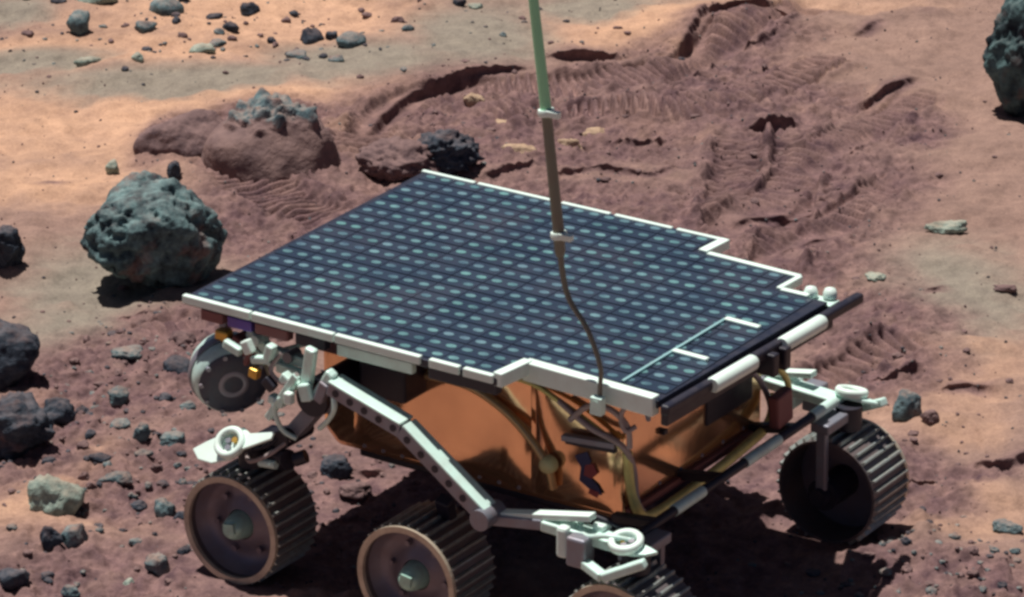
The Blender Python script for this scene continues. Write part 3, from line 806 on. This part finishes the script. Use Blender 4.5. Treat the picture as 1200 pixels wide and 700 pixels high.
# suspension, both sides --------------------------------------------
def suspension(s):
    """s = -1 near side, +1 far side; drawn for the near side and mirrored"""
    def q(p): return Vector((p[0], p[1] * -s, p[2]))
    def qs(ps): return [q(p) for p in ps]
    y = -0.200
    # rocker arm: pivot, bend, bogie pivot (it stands outboard of the panel edge)
    P0 = Vector((-0.0674, -0.252, 0.2682)); P1 = Vector((0.0274, -0.252, 0.2402)); P2 = Vector((0.1359, -0.252, 0.1643)); y = -0.252
    arm = MB()
    arm.beam(q(P0), q(P1), 0.022, 0.016, (0, 1, 0)).beam(q(P1), q(P2), 0.022, 0.016, (0, 1, 0), h1=.018)
    ra = arm.build('rocker_arm', M['greymetal'], rover, .0015)
    top = MB()
    up1 = (P1 - P0).cross(Vector((0, 1, 0))).normalized() * -1; up2 = (P2 - P1).cross(Vector((0, 1, 0))).normalized() * -1
    if up1.z < 0: up1 = -up1
    if up2.z < 0: up2 = -up2
    o1 = up1 * .0095; o2 = up2 * .0095
    top.beam(q(P0 + o1), q(P1 + o1), 0.026, 0.003, (0, 1, 0)).beam(q(P1 + o2), q(P2 + o2), 0.024, 0.003, (0, 1, 0))
    top.build('arm_cover', M['alum'], ra, .0008)
    for a_, b_, n in ((P0, P1, 5), (P1, P2, 6)):
        for k in range(n):
            p = a_.lerp(b_, (k + .6) / n)
            p = Vector((p.x, y - .0112, p.z))
            MB().cyl(q(p + Vector((0, .004, 0))), q(p + Vector((0, -.0006, 0))), .0042, None, 12).build('arm_hole', M['black'], ra)
    MB().cyl(q(P2 + Vector((0, -.018, 0))), q(P2 + Vector((0, .018, 0))), .012, None, 18).build('pivot_bolt', M['greymetal'], ra)
    # pivot block on the body side
    pv = MB().cyl(q((-0.104, -0.242, 0.240)), q((-0.104, -0.150, 0.240)), .021, None, 24).build('rocker_pivot', M['black'], rover)
    MB().lathe([(.012, -.003), (.0215, -.003), (.0225, .004), (.0215, .010)], q((-0.104, -0.232, 0.240)), q((-0.104, 1, 0.240)), 24, unit=True).build('pivot_ring', M['greymetal'], pv)
    MB().cyl(q((-0.104, -0.2365, 0.240)), q((-0.104, -0.228, 0.240)), .008, None, 14).build('pivot_cap', M['greymetal'], pv)
    MB().beam(q((-0.105, -0.25, 0.255)), q((-0.092, -0.256, 0.308)), .010, .014, (0, 1, 0)).build('pivot_bracket', M['alum'], pv, .003)
    MB().beam(q((-0.09, -0.25, 0.25)), q((-0.066, -0.254, 0.285)), .012, .012, (0, 1, 0)).build('pivot_bracket', M['alum'], pv, .003)
    MB().beam(q((-0.152, -0.258, 0.212)), q((-0.112, -0.258, 0.272)), .007, .008, (0, 1, 0)).build('pivot_link', M['alum'], pv, .001)
    # rear arm down to the rear wheel bracket
    ar = MB().beam(q((-0.104, -0.205, 0.236)), q((-0.150, -0.215, 0.178)), .022, .018, (0, 1, 0)).beam(q((-0.150, -0.215, 0.178)), q((-0.190, -0.22, 0.165)), .026, .016, (0, 1, 0)).build('rear_arm', M['greymetal'], rover, .002)
    MB().cyl(q((-0.150, -0.240, 0.178)), q((-0.150, -0.19, 0.178)), .011, None, 16).build('arm_joint', M['black'], ar)
    steering(q, WHEEL_X[0], 'rear', s)
    # bogie
    y = -0.232
    bg = MB().beam(q((0.1159, -0.242, 0.1554)), q((0.1998, -0.236, 0.1663)), .022, .012, (0, 1, 0)).build('bogie_arm', M['greymetal'], rover, .0015)
    MB().beam(q((0.1477, -0.24, 0.1647)), q((0.2591, -0.236, 0.1872)), .014, .007, (0, 1, 0)).build('arm_cover', M['white'], bg, .001)
    MB().beam(q((0.1998, -0.236, 0.1663)), q((0.2995, -0.232, 0.1622)), .026, .012, (0, 1, 0)).build('bogie_arm', M['alum'], rover, .002)
    MB().beam(q((0.062, y + .005, 0.155)), q((0.044, y + .05, 0.068)), .014, .018, (0, 1, 0)).build('bogie_arm', M['black'], rover, .002)
    steering(q, WHEEL_X[2], 'front', s)

def steering(q, x, end, s):
    """steering actuator over a corner wheel: yoke, ring and pointed plate"""
    z = WR * 2 + .034
    d = -1 if end == 'rear' else 1
    y = -WHEEL_Y
    yk = MB()
    yk.beam(q((x, y + .050, 0.067)), q((x, y + .052, z - .010)), .009, .013, (0, 1, 0))
    yk.beam(q((x, y + .060, z - .006)), q((x, y - .012, z - .006)), .024, .012, (1, 0, 0))
    st = yk.build('steering_yoke', M['greymetal'], rover, .002)
    MB().cyl(q((x + .004, y, z - .024)), q((x + .004, y, z + .004)), .016, None, 20).build('steering_motor', M['black'], st)
    # plate with a pointed tail and a ring, tipped outwards
    L = [(a_ * (1.22 if end == 'rear' else .72), b_ * (1.22 if end == 'rear' else .72)) for a_, b_ in [(-.052, .004), (-.038, -.009), (-.017, -.0165), (.006, -.0165), (.017, -.008), (.050, -.003), (.050, .004), (.018, .008), (.006, .0165), (-.017, .014), (-.038, .009)]]
    tl = R(46) if end == 'rear' else R(14)
    uy = Vector((0, math.cos(tl), math.sin(tl))); nn_ = Vector((0, -math.sin(tl), math.cos(tl))); ux = Vector((d * -1.0, 0, 0))
    if d < 0: ux = Vector((1, 0, 0.42 if end == 'rear' else 0)).normalized()
    o_ = Vector((x + .004 if end == 'rear' else x, y - (.034 if end == 'rear' else .012), z + (.011 if end == 'rear' else .006)))
    def at_(a_, b_, c_): return q(o_ + ux * a_ + uy * b_ + nn_ * c_)
    n_ = len(L)
    pl = MB().add([at_(px, py, 0) for px, py in L] + [at_(px, py, .004) for px, py in L], [tuple(range(n_)), tuple(range(n_, 2 * n_))] + [(k, (k + 1) % n_, n_ + (k + 1) % n_, n_ + k) for k in range(n_)])
    pl.build('steering_plate', M['white' if end == 'rear' else 'alum'], st, .001)
    MB().lathe([(.0115, 0), (.0185, 0), (.0195, .006), (.0175, .009), (.0130, .009), (.0115, .006), (.0115, 0)], at_(0, 0, .004), at_(0, 0, 1), 28, unit=True).build('steering_ring', M['white'], st)
    for k in range(3):
        a = 2.1 * k + .4
        MB().cyl(at_(.006 * math.cos(a), .006 * math.sin(a), .003), at_(.006 * math.cos(a), .006 * math.sin(a), .009), .0036, None, 10).build('bolt', M['greymetal' if k else 'brass'], st)
    if end == 'front':
        MB().beam(q((x - .055, y - .022, z - .016)), q((x - .012, y - .040, z - .020)), .010, .012, (0, 0, 1)).beam(q((x - .012, y - .040, z - .020)), q((x + .034, y - .030, z + .004)), .010, .012, (0, 0, 1)).build('steering_arm', M['alum'], st, .002)
        MB().box(q((x - .052, y - .022, z - .006)), (.024, .022, .034)).build('steering_arm', M['greymetal'], st, .003)
        MB().box(q((x - .075, y - .012, z - .003)), (.014, .026, .036)).build('steering_arm', M['white'], st, .004)
for s in (-1, 1):
    suspension(s)

for p0_, p1_, r_, mt_ in (((-.185, -.215, .138), (-.150, -.225, .150), .012, 'black'), ((-.215, -.205, .140), (-.200, -.235, .142), .010, 'greymetal'),
                          ((-.165, -.235, .158), (-.140, -.242, .160), .009, 'black'), ((-.172, -.248, .150), (-.150, -.248, .152), .005, 'alum'),
                          ((-.130, -.24, .160), (-.118, -.235, .166), .008, 'black')):
    MB().cyl(p0_, p1_, r_, None, 14).build('steering_motor', M[mt_], rover)
for pts_, r_, mt_ in (([(-.200, -.232, .160), (-.185, -.252, .150), (-.160, -.250, .162), (-.140, -.235, .180)], .0026, 'cable'),
                      ([(-.150, -.235, .185), (-.165, -.245, .170), (-.190, -.240, .158), (-.215, -.230, .150)], .0022, 'black'),
                      ([(-.120, -.232, .262), (-.140, -.240, .245), (-.135, -.235, .215), (-.118, -.23, .205)], .0028, 'alum'),
                      ([(-.070, -.232, .285), (-.058, -.24, .262), (-.072, -.232, .240), (-.090, -.225, .222)], .0030, 'alum'),
                      ([(-.140, -.225, .300), (-.150, -.232, .280), (-.130, -.235, .270), (-.112, -.235, .285)], .0026, 'cable'),
                      ([(.235, -.225, .175), (.255, -.245, .168), (.285, -.248, .176), (.310, -.235, .172)], .0030, 'alum'),
                      ([(.220, -.215, .168), (.240, -.225, .182), (.262, -.222, .180), (.290, -.215, .170)], .0026, 'black')):
    cable([(a_[0], a_[1] - (.022 if a_[2] > .2 else 0), a_[2] - (.012 if a_[2] > .2 else 0)) for a_ in pts_], r_, mt_)
for c_, sz_, rt_, mt_ in (((-.125, -.228, .272), (.022, .014, .012), .5, 'alum'), ((-.098, -.236, .268), (.014, .010, .020), -.3, 'alum'), ((-.078, -.232, .272), (.012, .012, .026), .4, 'greymetal'),
                          ((-.14, -.232, .247), (.020, .012, .010), .2, 'alum'), ((-.118, -.24, .258), (.010, .010, .014), .0, 'white'), ((-.205, -.225, .293), (.024, .010, .010), .3, 'alum'), ((-.182, -.228, .300), (.012, .010, .016), -.5, 'white'), ((-.165, -.226, .288), (.026, .010, .009), -.2, 'alum'), ((-.150, -.230, .302), (.010, .012, .018), .3, 'alum'), ((-.148, -.235, .266), (.016, .010, .012), .7, 'black'), ((-.172, -.23, .272), (.012, .010, .012), .2, 'brass'), ((.245, -.235, .160), (.020, .014, .012), .3, 'alum'), ((.262, -.222, .172), (.014, .020, .010), .1, 'white'), ((.30, -.235, .166), (.02, .012, .012), -.3, 'greymetal')):
    MB().box((c_[0], c_[1] - (.024 if c_[0] < 0 else 0), c_[2] - (.012 if c_[0] < 0 else 0)), sz_, Matrix.Rotation(rt_, 3, 'Y')).build('fitting', M[mt_], rover, .002)

# spectrometer head hung under the rear of the panel
c0 = Vector((-0.246, -0.205, 0.230))
ax = Vector((0.72, -0.67, -0.18)).normalized()
sp = MB().lathe([(0.0, .030), (.034, .030), (.041, .026), (.0440, .018), (.0450, .004), (.0420, -.014), (.034, -.028), (.019, -.037), (0, -.040)], c0, c0 + ax, 36, unit=True).build('spectrometer', M['spec'], rover)
MB().lathe([(0.0, .0325), (.026, .0325), (.035, .031), (.039, .0285)], c0, c0 + ax, 36, unit=True).build('spectrometer_face', M['specface'], sp)
MB().lathe([(.0457, -.002), (.0469, .002), (.0469, .007), (.0457, .010)], c0, c0 + ax, 36, unit=True).build('spectrometer_band', M['greymetal'], sp)
ua = ax.orthogonal().normalized(); ub = ax.cross(ua)
for k in range(10):
    a = k * math.pi / 5
    e_ = ua * math.cos(a) + ub * math.sin(a)
    MB().cyl(c0 + ax * .028 + e_ * .0365, c0 + ax * .0325 + e_ * .0365, .0028, None, 8).build('bolt', M['greymetal'], sp)
MB().lathe([(.010, .032), (.014, .0345), (.018, .032)], c0, c0 + ax, 24, unit=True).build('spectrometer_ring', M['greymetal'], sp)
MB().box(c0 + Vector((.004, -.012, .044)), (.018, .014, .020)).build('spectrometer_mount', M['brass'], sp, .003)
MB().box(c0 + Vector((.028, -.002, .034)), (.030, .030, .026), Matrix.Rotation(.4, 3, 'Y')).build('spectrometer_mount', M['redplate'], sp, .003)
MB().beam(c0 + Vector((-.012, .01, .03)), c0 + Vector((-.012, .012, .078)), .010, .010).build('spectrometer_post', M['greymetal'], sp, .001)
da = MB()
da.beam((-0.215, -0.205, .284), (-0.185, -0.21, .270), .012, .012).beam((-0.185, -0.21, .270), (-0.125, -0.215, .268), .012, .012)
da.beam((-0.165, -0.22, .258), (-0.120, -0.225, .256), .010, .012)
dq = da.build('deployment_arm', M['alum'], rover, .002)
for x, z in ((-.195, .282), (-.172, .262), (-.15, .272), (-.135, .254)):
    MB().cyl((x, -.224, z), (x, -.204, z), .0065, None, 12).build('arm_joint', M['greymetal' if x > -.16 else 'white'], dq)

# ------------------------------------------------------------------ rocks
_ico = {}
def ico(sub):
    if sub not in _ico:
        bm = bmesh.new(); bmesh.ops.create_icosphere(bm, subdivisions=sub, radius=1.0)
        bm.verts.ensure_lookup_table()
        v = np.array([q.co[:] for q in bm.verts]); f = [tuple(w.index for w in q.verts) for q in bm.faces]
        bm.free(); _ico[sub] = (v / np.linalg.norm(v, axis=1)[:, None], f)
    return _ico[sub]

def rock(name, label, cat, spec, mat, seed, sub=4, rough=0.16, facets=16, group=None, sink=0.3, rz=None, pits=0.0, gz=None, lump=0.0, crest=0.0, under=0.0):
    x, y, w, d, h = spec
    rs = np.random.RandomState(seed)
    v, f = ico(sub)
    nrm = rs.normal(size=(facets, 3)); nrm /= np.linalg.norm(nrm, axis=1)[:, None]
    off = rs.uniform(0.70, 1.0, facets)
    dt = v @ nrm.T
    rr = np.where(dt > 0.05, off[None, :] / np.maximum(dt, 0.05), 9.0)
    k = 14.0
    r = -np.log(np.exp(-k * np.minimum(rr, 1.6)).sum(1) + math.exp(-k * 1.12)) / k
    p = v * r[:, None]
    so = rs.uniform(0, 90, 3)
    n = fbm3(p + so, 1.6, 3) * rough + fbm3(p + so + 5, 5.0, 4, 0.5) * rough * 0.5
    if lump:
        n = n + lump * np.abs(fbm3(p + so + 40, 3.4, 2))
    if pits:
        c = fbm3(p + so + 11, 4.2, 2)
        n = n - pits * sstep(0.12, 0.5, c)
    if crest:
        n = n + crest * sstep(0.50, 0.62, p[:, 2] + 0.10 * fbm3(p + so + 3, 2.5, 2)) * (np.abs(fbm3(p + so + 70, 4.5, 3)) - 0.1)
    p = p * (1 + n)[:, None]
    ext = (p.max(0) - p.min(0)) / 2; mid = (p.max(0) + p.min(0)) / 2
    p = (p - mid) / ext
    if under:
        t_ = 1 + under * np.minimum(p[:, 2] + 0.15, 0)
        p[:, 0] *= t_; p[:, 1] *= t_
    hz = h * (1 + sink) / 2
    p = p * np.array([w / 2, d / 2, hz])
    base = height(x, y) if gz is None else gz
    me = bpy.data.meshes.new(name)
    me.from_pydata([tuple(q) for q in p + np.array([0, 0, h - hz])], [], f)
    me.polygons.foreach_set('use_smooth', np.ones(len(f), dtype=bool))
    me.materials.append(RM[mat])
    o = bpy.data.objects.new(name, me)
    COL.objects.link(o)
    o.location = (x, y, base)
    o.rotation_euler = (0, 0, rs.uniform(-.3, .3) if rz is None else rz)
    return tag(o, label, cat, group)

UL = 'stones scattered across the far upper left'
LL = 'stones scattered across the lower left'
# large rocks
rock('boulder', 'large rounded pitted blue grey rock behind the left corner of the solar panel', 'rock', (-0.4765, 0.8383, 0.1942, 0.1651, 0.145), 'big', 21, 6, 0.10, 20, rz=0.0, pits=0.10, lump=.04, sink=.16, under=.28)
rock('boulder', 'brown half-buried mound rock with knobbly blue grey crest', 'rock', (-0.3498, 1.288, 0.2211, 0.1658, 0.0885), 'mound', 23, 6, 0.04, 40, rz=0.0, lump=.0, crest=.26, sink=1.3, gz=.018)
#rock('crest_rock', 'knobbly blue grey stone capping the brown mound', 'rock', (-0.345, 1.335, 0.088, 0.07, 0.030), 'teal', 24, 5, 0.25, 14, rz=0.1, lump=.3, gz=0.082, sink=.8)
rock('wedge_rock', 'low brown wedge slab left of the brown mound', 'rock', (-0.4766, 1.34, 0.1474, 0.1179, 0.0443), 'brown', 77, 5, 0.09, 18, rz=0.2, sink=1.3, gz=.020)
rock('boulder', 'brown low rock half hidden behind the far edge of the solar panel', 'rock', (-0.1602, 1.257, 0.1262, 0.1073, 0.0547), 'brown', 31, 5, 0.2, 12)
rock('boulder', 'nearly black jagged rock behind the far left panel corner', 'rock', (-0.0925, 1.273, 0.112, 0.0952, 0.0563), 'dark', 35, 5, 0.24, 10, lump=.2)
rock('boulder', 'tall dark rock with blue green streaks cut by the upper right edge', 'rock', (0.7728, 1.543, 0.147, 0.1176, 0.193), 'streak', 42, 6, 0.16, 11, rz=.1, lump=.1, sink=.1, under=.55)
rock('boulder', 'dark rock cut by the left edge, level with the big pitted rock', 'rock', (-0.6844, 0.8737, 0.0664, 0.0564, 0.0587), 'dark', 51, 5, 0.18, 12)
rock('boulder', 'smooth dark dome rock cut by the left edge below the big pitted rock', 'rock', (-0.6388, 0.467, 0.0979, 0.0882, 0.0777), 'dark', 58, 5, 0.10, 14)
rock('boulder', 'broad black rough rock lying in front of the dome rock at left', 'rock', (-0.6016, 0.2523, 0.1125, 0.0957, 0.0711), 'dark', 61, 5, 0.22, 12, lump=.1)
rock('stone', 'black lumpy stone leaning right of the broad black rock at left', 'rock', (-0.5595, 0.3578, 0.0461, 0.0392, 0.0305), 'dark', 63, 4, 0.2)
# upper left
for i, (spec, mat, label) in enumerate([
    ((-0.6826, 1.896, 0.0375, 0.0319, 0.0362), 'teal', 'cone shaped blue green stone, leftmost tall one at the top'),
    ((-0.668, 2.046, 0.0712, 0.0427, 0.0199), 'pale', 'pale green flat slab at the top edge beside the cone stone'),
    ((-0.5498, 1.972, 0.0569, 0.0483, 0.0284), 'teal', 'largest blue black stone in the upper left stone field'),
    ((-0.5263, 2.044, 0.0192, 0.0163, 0.0126), 'dark', 'small black stone at the top edge right of the largest far stone'),
    ((-0.5763, 1.891, 0.0375, 0.0319, 0.0144), 'teal', 'rounded teal stone just below the largest far stone'),
    ((-0.568, 1.816, 0.0186, 0.0158, 0.0064), 'dark', 'tiny dark stone below the rounded teal stone'),
    ((-0.6545, 1.753, 0.0447, 0.0268, 0.0125), 'pale', 'pale green flat stone at the rim of the bright sand'),
    ((-0.4813, 1.795, 0.0423, 0.0254, 0.0118), 'pale', 'pale yellow green stone in the middle of the far stone field'),
    ((-0.577, 1.749, 0.0197, 0.0168, 0.0117), 'pale', 'small pale stone between two pale green stones'),
    ((-0.4173, 1.99, 0.0326, 0.0277, 0.0176), 'dark', 'dark blue stone at the top centre of the far stone field'),
    ((-0.4729, 1.967, 0.0298, 0.0253, 0.0094), 'dark', 'dark flat stone right of the largest far stone'),
    ((-0.4439, 1.913, 0.0269, 0.0229, 0.013), 'dark', 'dark stone in a chain, below right of the dark flat stone'),
    ((-0.461, 1.885, 0.0188, 0.0159, 0.0079), 'teal', 'small grey stone left in the chain of dark far stones'),
    ((-0.4595, 1.844, 0.0266, 0.0226, 0.0075), 'teal', 'low grey stone closing the chain of dark far stones'),
    ((-0.5303, 1.914, 0.0162, 0.0137, 0.0102), 'dark', 'small dark stone at the foot of the largest far stone'),
    ((-0.438, 1.858, 0.016, 0.0136, 0.0072), 'brown', 'tiny brown stone beside the chain of dark far stones'),
    ((-0.5154, 1.858, 0.016, 0.0136, 0.0072), 'brown', 'tiny brown stone above the pale yellow green stone'),
    ((-0.3149, 1.892, 0.0402, 0.0342, 0.0209), 'dark', 'dark angular stone right of centre in the far stone field'),
    ((-0.2828, 1.886, 0.0214, 0.0182, 0.0145), 'dark', 'small dark stone touching the dark angular stone'),
    ((-0.3345, 1.797, 0.037, 0.0315, 0.0104), 'teal', 'pale teal flat stone below the dark angular stone'),
    ((-0.2711, 1.76, 0.0263, 0.0224, 0.0099), 'teal', 'small teal stone at the lower right end of the far field'),
    ((-0.2525, 1.835, 0.0478, 0.0407, 0.02), 'teal', 'blue teal rounded stone, rightmost large one of the far field'),
    ((-0.181, 1.942, 0.0216, 0.0184, 0.0116), 'brown', 'small grey brown stone alone on the grey drift'),
    ((-0.1633, 1.877, 0.0214, 0.0182, 0.0101), 'teal', 'small pale teal stone on the grey drift'),
    ((-0.085, 2.051, 0.0247, 0.021, 0.011), 'dark', 'dark stone at the top edge left of the antenna'),
    ((-0.0589, 2.046, 0.0247, 0.021, 0.0081), 'pale', 'pale stone at the top edge next to the antenna'),
    ((-0.3587, 1.954, 0.0162, 0.0138, 0.0087), 'brown', 'tiny brown stone left of the dark angular stone'),
    ((-0.7607, 1.881, 0.0214, 0.0182, 0.006), 'brown', 'tiny brown stone left of the cone stone'),
    ((-0.6101, 1.919, 0.0162, 0.0137, 0.0058), 'brown', 'tiny brown stone between cone stone and rounded teal stone'),
    ((-0.7286, 2.042, 0.0274, 0.0233, 0.0077), 'dark', 'low dark stone in the top left corner'),
    ((-0.2312, 1.99, 0.019, 0.0162, 0.0065), 'brown', 'tiny brown stone above the rightmost far stone'),
    ((-0.377, 1.866, 0.016, 0.0136, 0.0072), 'dark', 'tiny dark stone above the pale teal flat stone'),
]):
    rock('stone', label, 'stone', spec, mat, 100 + i, 3, 0.17, group=UL, lump=.1, sink=.35 + .5 * ((i * 7) % 5) / 4)
rock('stone', 'small pale knob standing alone on the bright sand', 'stone', (-0.5726, 1.258, 0.0208, 0.0176, 0.0208), 'pale', 140, 4, 0.15)
rock('stone', 'small dark stone perched behind the top of the big pitted rock', 'stone', (-0.48, 1.212, 0.0218, 0.0185, 0.0229), 'dark', 141, 4, 0.2)
# lower left
for i, (spec, mat, label) in enumerate([
    ((-0.4881, 0.5521, 0.0456, 0.0387, 0.0128), 'teal', 'flat grey stone left of the rover ball-shaped instrument'),
    ((-0.4234, 0.5832, 0.0371, 0.0315, 0.0182), 'brown', 'brown stone below the left corner of the solar panel'),
    ((-0.4212, 0.497, 0.0408, 0.0347, 0.0167), 'dark', 'dark stone beside the ball-shaped instrument'),
    ((-0.4892, 0.4103, 0.0286, 0.0243, 0.0174), 'teal', 'grey stone alone between broad black rock and rover'),
    ((-0.5322, 0.3815, 0.0232, 0.0197, 0.0096), 'dark', 'dark stone just right of the black lumpy stone'),
    ((-0.4797, 0.3247, 0.0271, 0.023, 0.0106), 'teal', 'blue grey stone upper left in the pebble group'),
    ((-0.45, 0.2918, 0.0228, 0.0194, 0.0207), 'teal', 'upright teal stone in the pebble group'),
    ((-0.411, 0.2877, 0.0331, 0.0282, 0.0133), 'teal', 'round grey stone, rightmost of the pebble group'),
    ((-0.4439, 0.2437, 0.0247, 0.021, 0.0069), 'teal', 'low blue stone below the upright teal stone'),
    ((-0.495, 0.2173, 0.0307, 0.0184, 0.0086), 'dark', 'thin dark stone left of the low blue stone'),
    ((-0.4691, 0.1703, 0.0426, 0.0255, 0.0119), 'teal', 'long pale grey flat stone above the granular rock'),
    ((-0.5101, 0.1704, 0.0162, 0.0138, 0.0109), 'brown', 'small brown stone left of the long flat stone'),
    ((-0.5317, 0.084, 0.0696, 0.0626, 0.0422), 'pale', 'pale granular rock, largest in the lower left'),
    ((-0.5282, -0.0138, 0.0293, 0.0249, 0.0248), 'dark', 'dark half of the split pair below the granular rock'),
    ((-0.5035, -0.0062, 0.0313, 0.0266, 0.0243), 'teal', 'grey half of the split pair below the granular rock'),
    ((-0.5621, -0.1101, 0.0384, 0.0326, 0.0227), 'dark', 'dark rounded stone at the lower left corner'),
    ((-0.5263, -0.0841, 0.0174, 0.0148, 0.0067), 'dark', 'small dark stone right of the corner stone'),
    ((-0.4073, 0.0909, 0.026, 0.0221, 0.0188), 'teal', 'teal stone left of the rear wheel'),
    ((-0.4381, 0.1105, 0.02, 0.017, 0.0086), 'dark', 'dark stone left of the teal stone near the rear wheel'),
    ((-0.3863, 0.075, 0.0219, 0.0186, 0.0112), 'dark', 'dark stone right against the rear wheel'),
    ((-0.4022, -0.0732, 0.029, 0.0247, 0.0214), 'teal', 'grey angular stone left of the rear wheel foot'),
    ((-0.3759, -0.0272, 0.0176, 0.0149, 0.011), 'dark', 'small dark stone touching the foot of the rear wheel'),
    ((-0.4328, -0.1047, 0.0164, 0.0139, 0.0101), 'pale', 'small pale stone by the bottom edge'),
    ((-0.4954, -0.1311, 0.023, 0.0195, 0.0103), 'teal', 'grey stone on the bottom edge right of the corner stone'),
    ((-0.5122, 0.2889, 0.0145, 0.0123, 0.0084), 'dark', 'small dark stone right of the broad black rock'),
    ((-0.516, 0.2434, 0.0164, 0.014, 0.0088), 'brown', 'small brown stone above the thin dark stone'),
    ((-0.4005, 0.3807, 0.0211, 0.0179, 0.0079), 'teal', 'small grey stone beside the bracket over the rear wheel'),
    ((-0.4312, 0.4104, 0.0212, 0.018, 0.0079), 'dark', 'small dark stone between round grey stone and instrument'),
    ((-0.5531, -0.0431, 0.0117, 0.0099, 0.0052), 'brown', 'tiny brown stone above the corner stone'),
    ((-0.3856, -0.119, 0.0134, 0.0114, 0.0067), 'brown', 'tiny brown stone below the angular stone'),
    ((-0.5525, 0.1986, 0.0183, 0.0156, 0.0082), 'dark', 'small dark stone on top left of the granular rock'),
    ((-0.4257, 0.205, 0.0153, 0.013, 0.0069), 'brown', 'tiny brown stone below the low blue stone'),
]):
    rock('stone', label, 'stone', spec, mat, 200 + i, 4, 0.17, group=LL, lump=.08, sink=.35 + .5 * ((i * 7) % 5) / 4)
# right side and the churned soil
for i, (spec, mat, label, cat) in enumerate([
    ((0.5995, 1.025, 0.0611, 0.0306, 0.0171), 'pale', 'thin pale flat stone on the smooth soil at right', 'stone'),
    ((0.4862, 0.3548, 0.0377, 0.0321, 0.0328), 'teal', 'blue green pointed stone right of the far front wheel', 'stone'),
    ((0.5734, 0.0256, 0.0355, 0.0301, 0.0159), 'teal', 'grey blocky stone near the lower right edge', 'stone'),
    ((0.4481, -0.0508, 0.0156, 0.0132, 0.0105), 'dark', 'small dark stone in front of the far front wheel shadow', 'stone'),
    ((0.486, 0.8417, 0.0297, 0.0252, 0.0083), 'pale', 'small pale stone right of the front bar tip', 'stone'),
    ((0.5109, 0.3239, 0.025, 0.0213, 0.0135), 'brown', 'brown stone right of the blue green pointed stone', 'stone'),
    ((0.6537, 0.7868, 0.0339, 0.0204, 0.0095), 'brown', 'flat grey brown stone at the right edge', 'stone'),
    ((0.0836, 1.402, 0.0449, 0.0269, 0.0183), 'clod', 'bright yellowish soil clod right of the antenna', 'clod'),
    ((0.123, 1.443, 0.0427, 0.0256, 0.012), 'clod', 'thin bright crust flake beside the antenna clod', 'clod'),
    ((0.0099, 1.348, 0.0544, 0.0327, 0.0152), 'clod', 'pale crust flake left of the antenna', 'clod'),
    ((-0.0574, 1.552, 0.0332, 0.0282, 0.0158), 'clod', 'pale clod on the left end of the cleat track', 'clod'),
    ((-0.0126, 1.459, 0.0327, 0.0278, 0.0101), 'clod', 'small tan clod below the cleat track', 'clod'),
    ((-0.1856, 0.1225, 0.0401, 0.0341, 0.0172), 'brown', 'brown stone under the rocker arm between the near wheels', 'stone'),
    ((-0.2086, 0.1965, 0.0407, 0.0346, 0.0219), 'dark', 'dark stone in the shade behind the rear wheel', 'stone'),
    ((0.5175, -0.1228, 0.0153, 0.013, 0.0051), 'brown', 'tiny brown stone at the lower right edge of the picture', 'stone'),
]):
    rock('soil_clod' if cat == 'clod' else 'stone', label, cat, spec, mat, 300 + i, 4, 0.2, lump=.1, sink=.8 if cat == 'clod' else .3, gz=height(spec[0], spec[1]) - .006 if cat == 'clod' else None)

# pebbles too small to count: one mesh
rs = np.random.RandomState(90)
v3, f3 = ico(2)
pv = []; pf = []; pm = []
zones = [((-0.4578, 0.2083, 0.234, 0.3761), 300, 0), ((0.4914, -0.0995, 0.1445, 0.1008), 130, 1), ((-0.403, 1.902, 0.4433, 0.2177), 150, 0), ((0.2446, 1.291, 0.428, 0.4345), 90, 2), ((-0.4354, 0.5627, 0.1742, 0.2002), 110, 0), ((0.4826, 0.491, 0.1287, 0.3338), 50, 2), ((-0.1798, 0.0929, 0.1199, 0.2167), 90, 2), ((-0.0503, 1.455, 0.2013, 0.2292), 40, 2)]
for (cx, cy, rx, ry), cnt, kind in zones:
    px = cx + rx * rs.normal(size=cnt) * .6; py = cy + ry * rs.normal(size=cnt) * .6
    hz = terrain(px[None, :], py[None, :])[0][0]
    for k in range(cnt):
        r = 0.0020 + 0.0042 * rs.rand() ** 3
        sc_ = np.array([r * rs.uniform(.8, 1.5), r * rs.uniform(.8, 1.5), r * rs.uniform(.5, .9)])
        q = v3 * (1 + 0.22 * rs.normal(size=(len(v3), 1)) * .6) * sc_ + np.array([px[k], py[k], hz[k] + sc_[2] * .35])
        b0 = len(pv); pv += [tuple(t) for t in q]
        pf += [tuple(b0 + t for t in ff) for ff in f3]
        pm += [rs.choice(3, p=[.35, .35, .3] if kind != 2 else [.1, .2, .7])] * len(f3)
v1, f1 = ico(1)
cnt = 5200
px = rs.uniform(-0.80, 0.80, cnt); py = rs.uniform(-0.25, 2.1, cnt)
tt = terrain(px[None, :], py[None, :])
keep = rs.rand(cnt) < 0.25 + 0.75 * tt[1][0]
for k in np.nonzero(keep)[0]:
    r = 0.0008 + 0.0014 * rs.rand() ** 2
    q = v1 * (1 + 0.15 * rs.normal(size=(len(v1), 1))) * r * rs.uniform(.7, 1.4, 3) + np.array([px[k], py[k] + tt[4][0][k], tt[0][0][k] + r * .3])
    b0 = len(pv); pv += [tuple(t) for t in q]
    pf += [tuple(b0 + t for t in ff) for ff in f1]
    pm += [rs.choice(3, p=[.2, .2, .6])] * len(f1)
me = bpy.data.meshes.new('pebbles')
me.from_pydata(pv, [], pf)
for k in ('teal', 'dark', 'brown'): me.materials.append(RM[k])
me.polygons.foreach_set('material_index', pm)
peb = bpy.data.objects.new('pebbles', me)
COL.objects.link(peb)
tag(peb, 'fine pebbles and grit strewn over the reddish soil', 'pebbles', None, 'stuff')
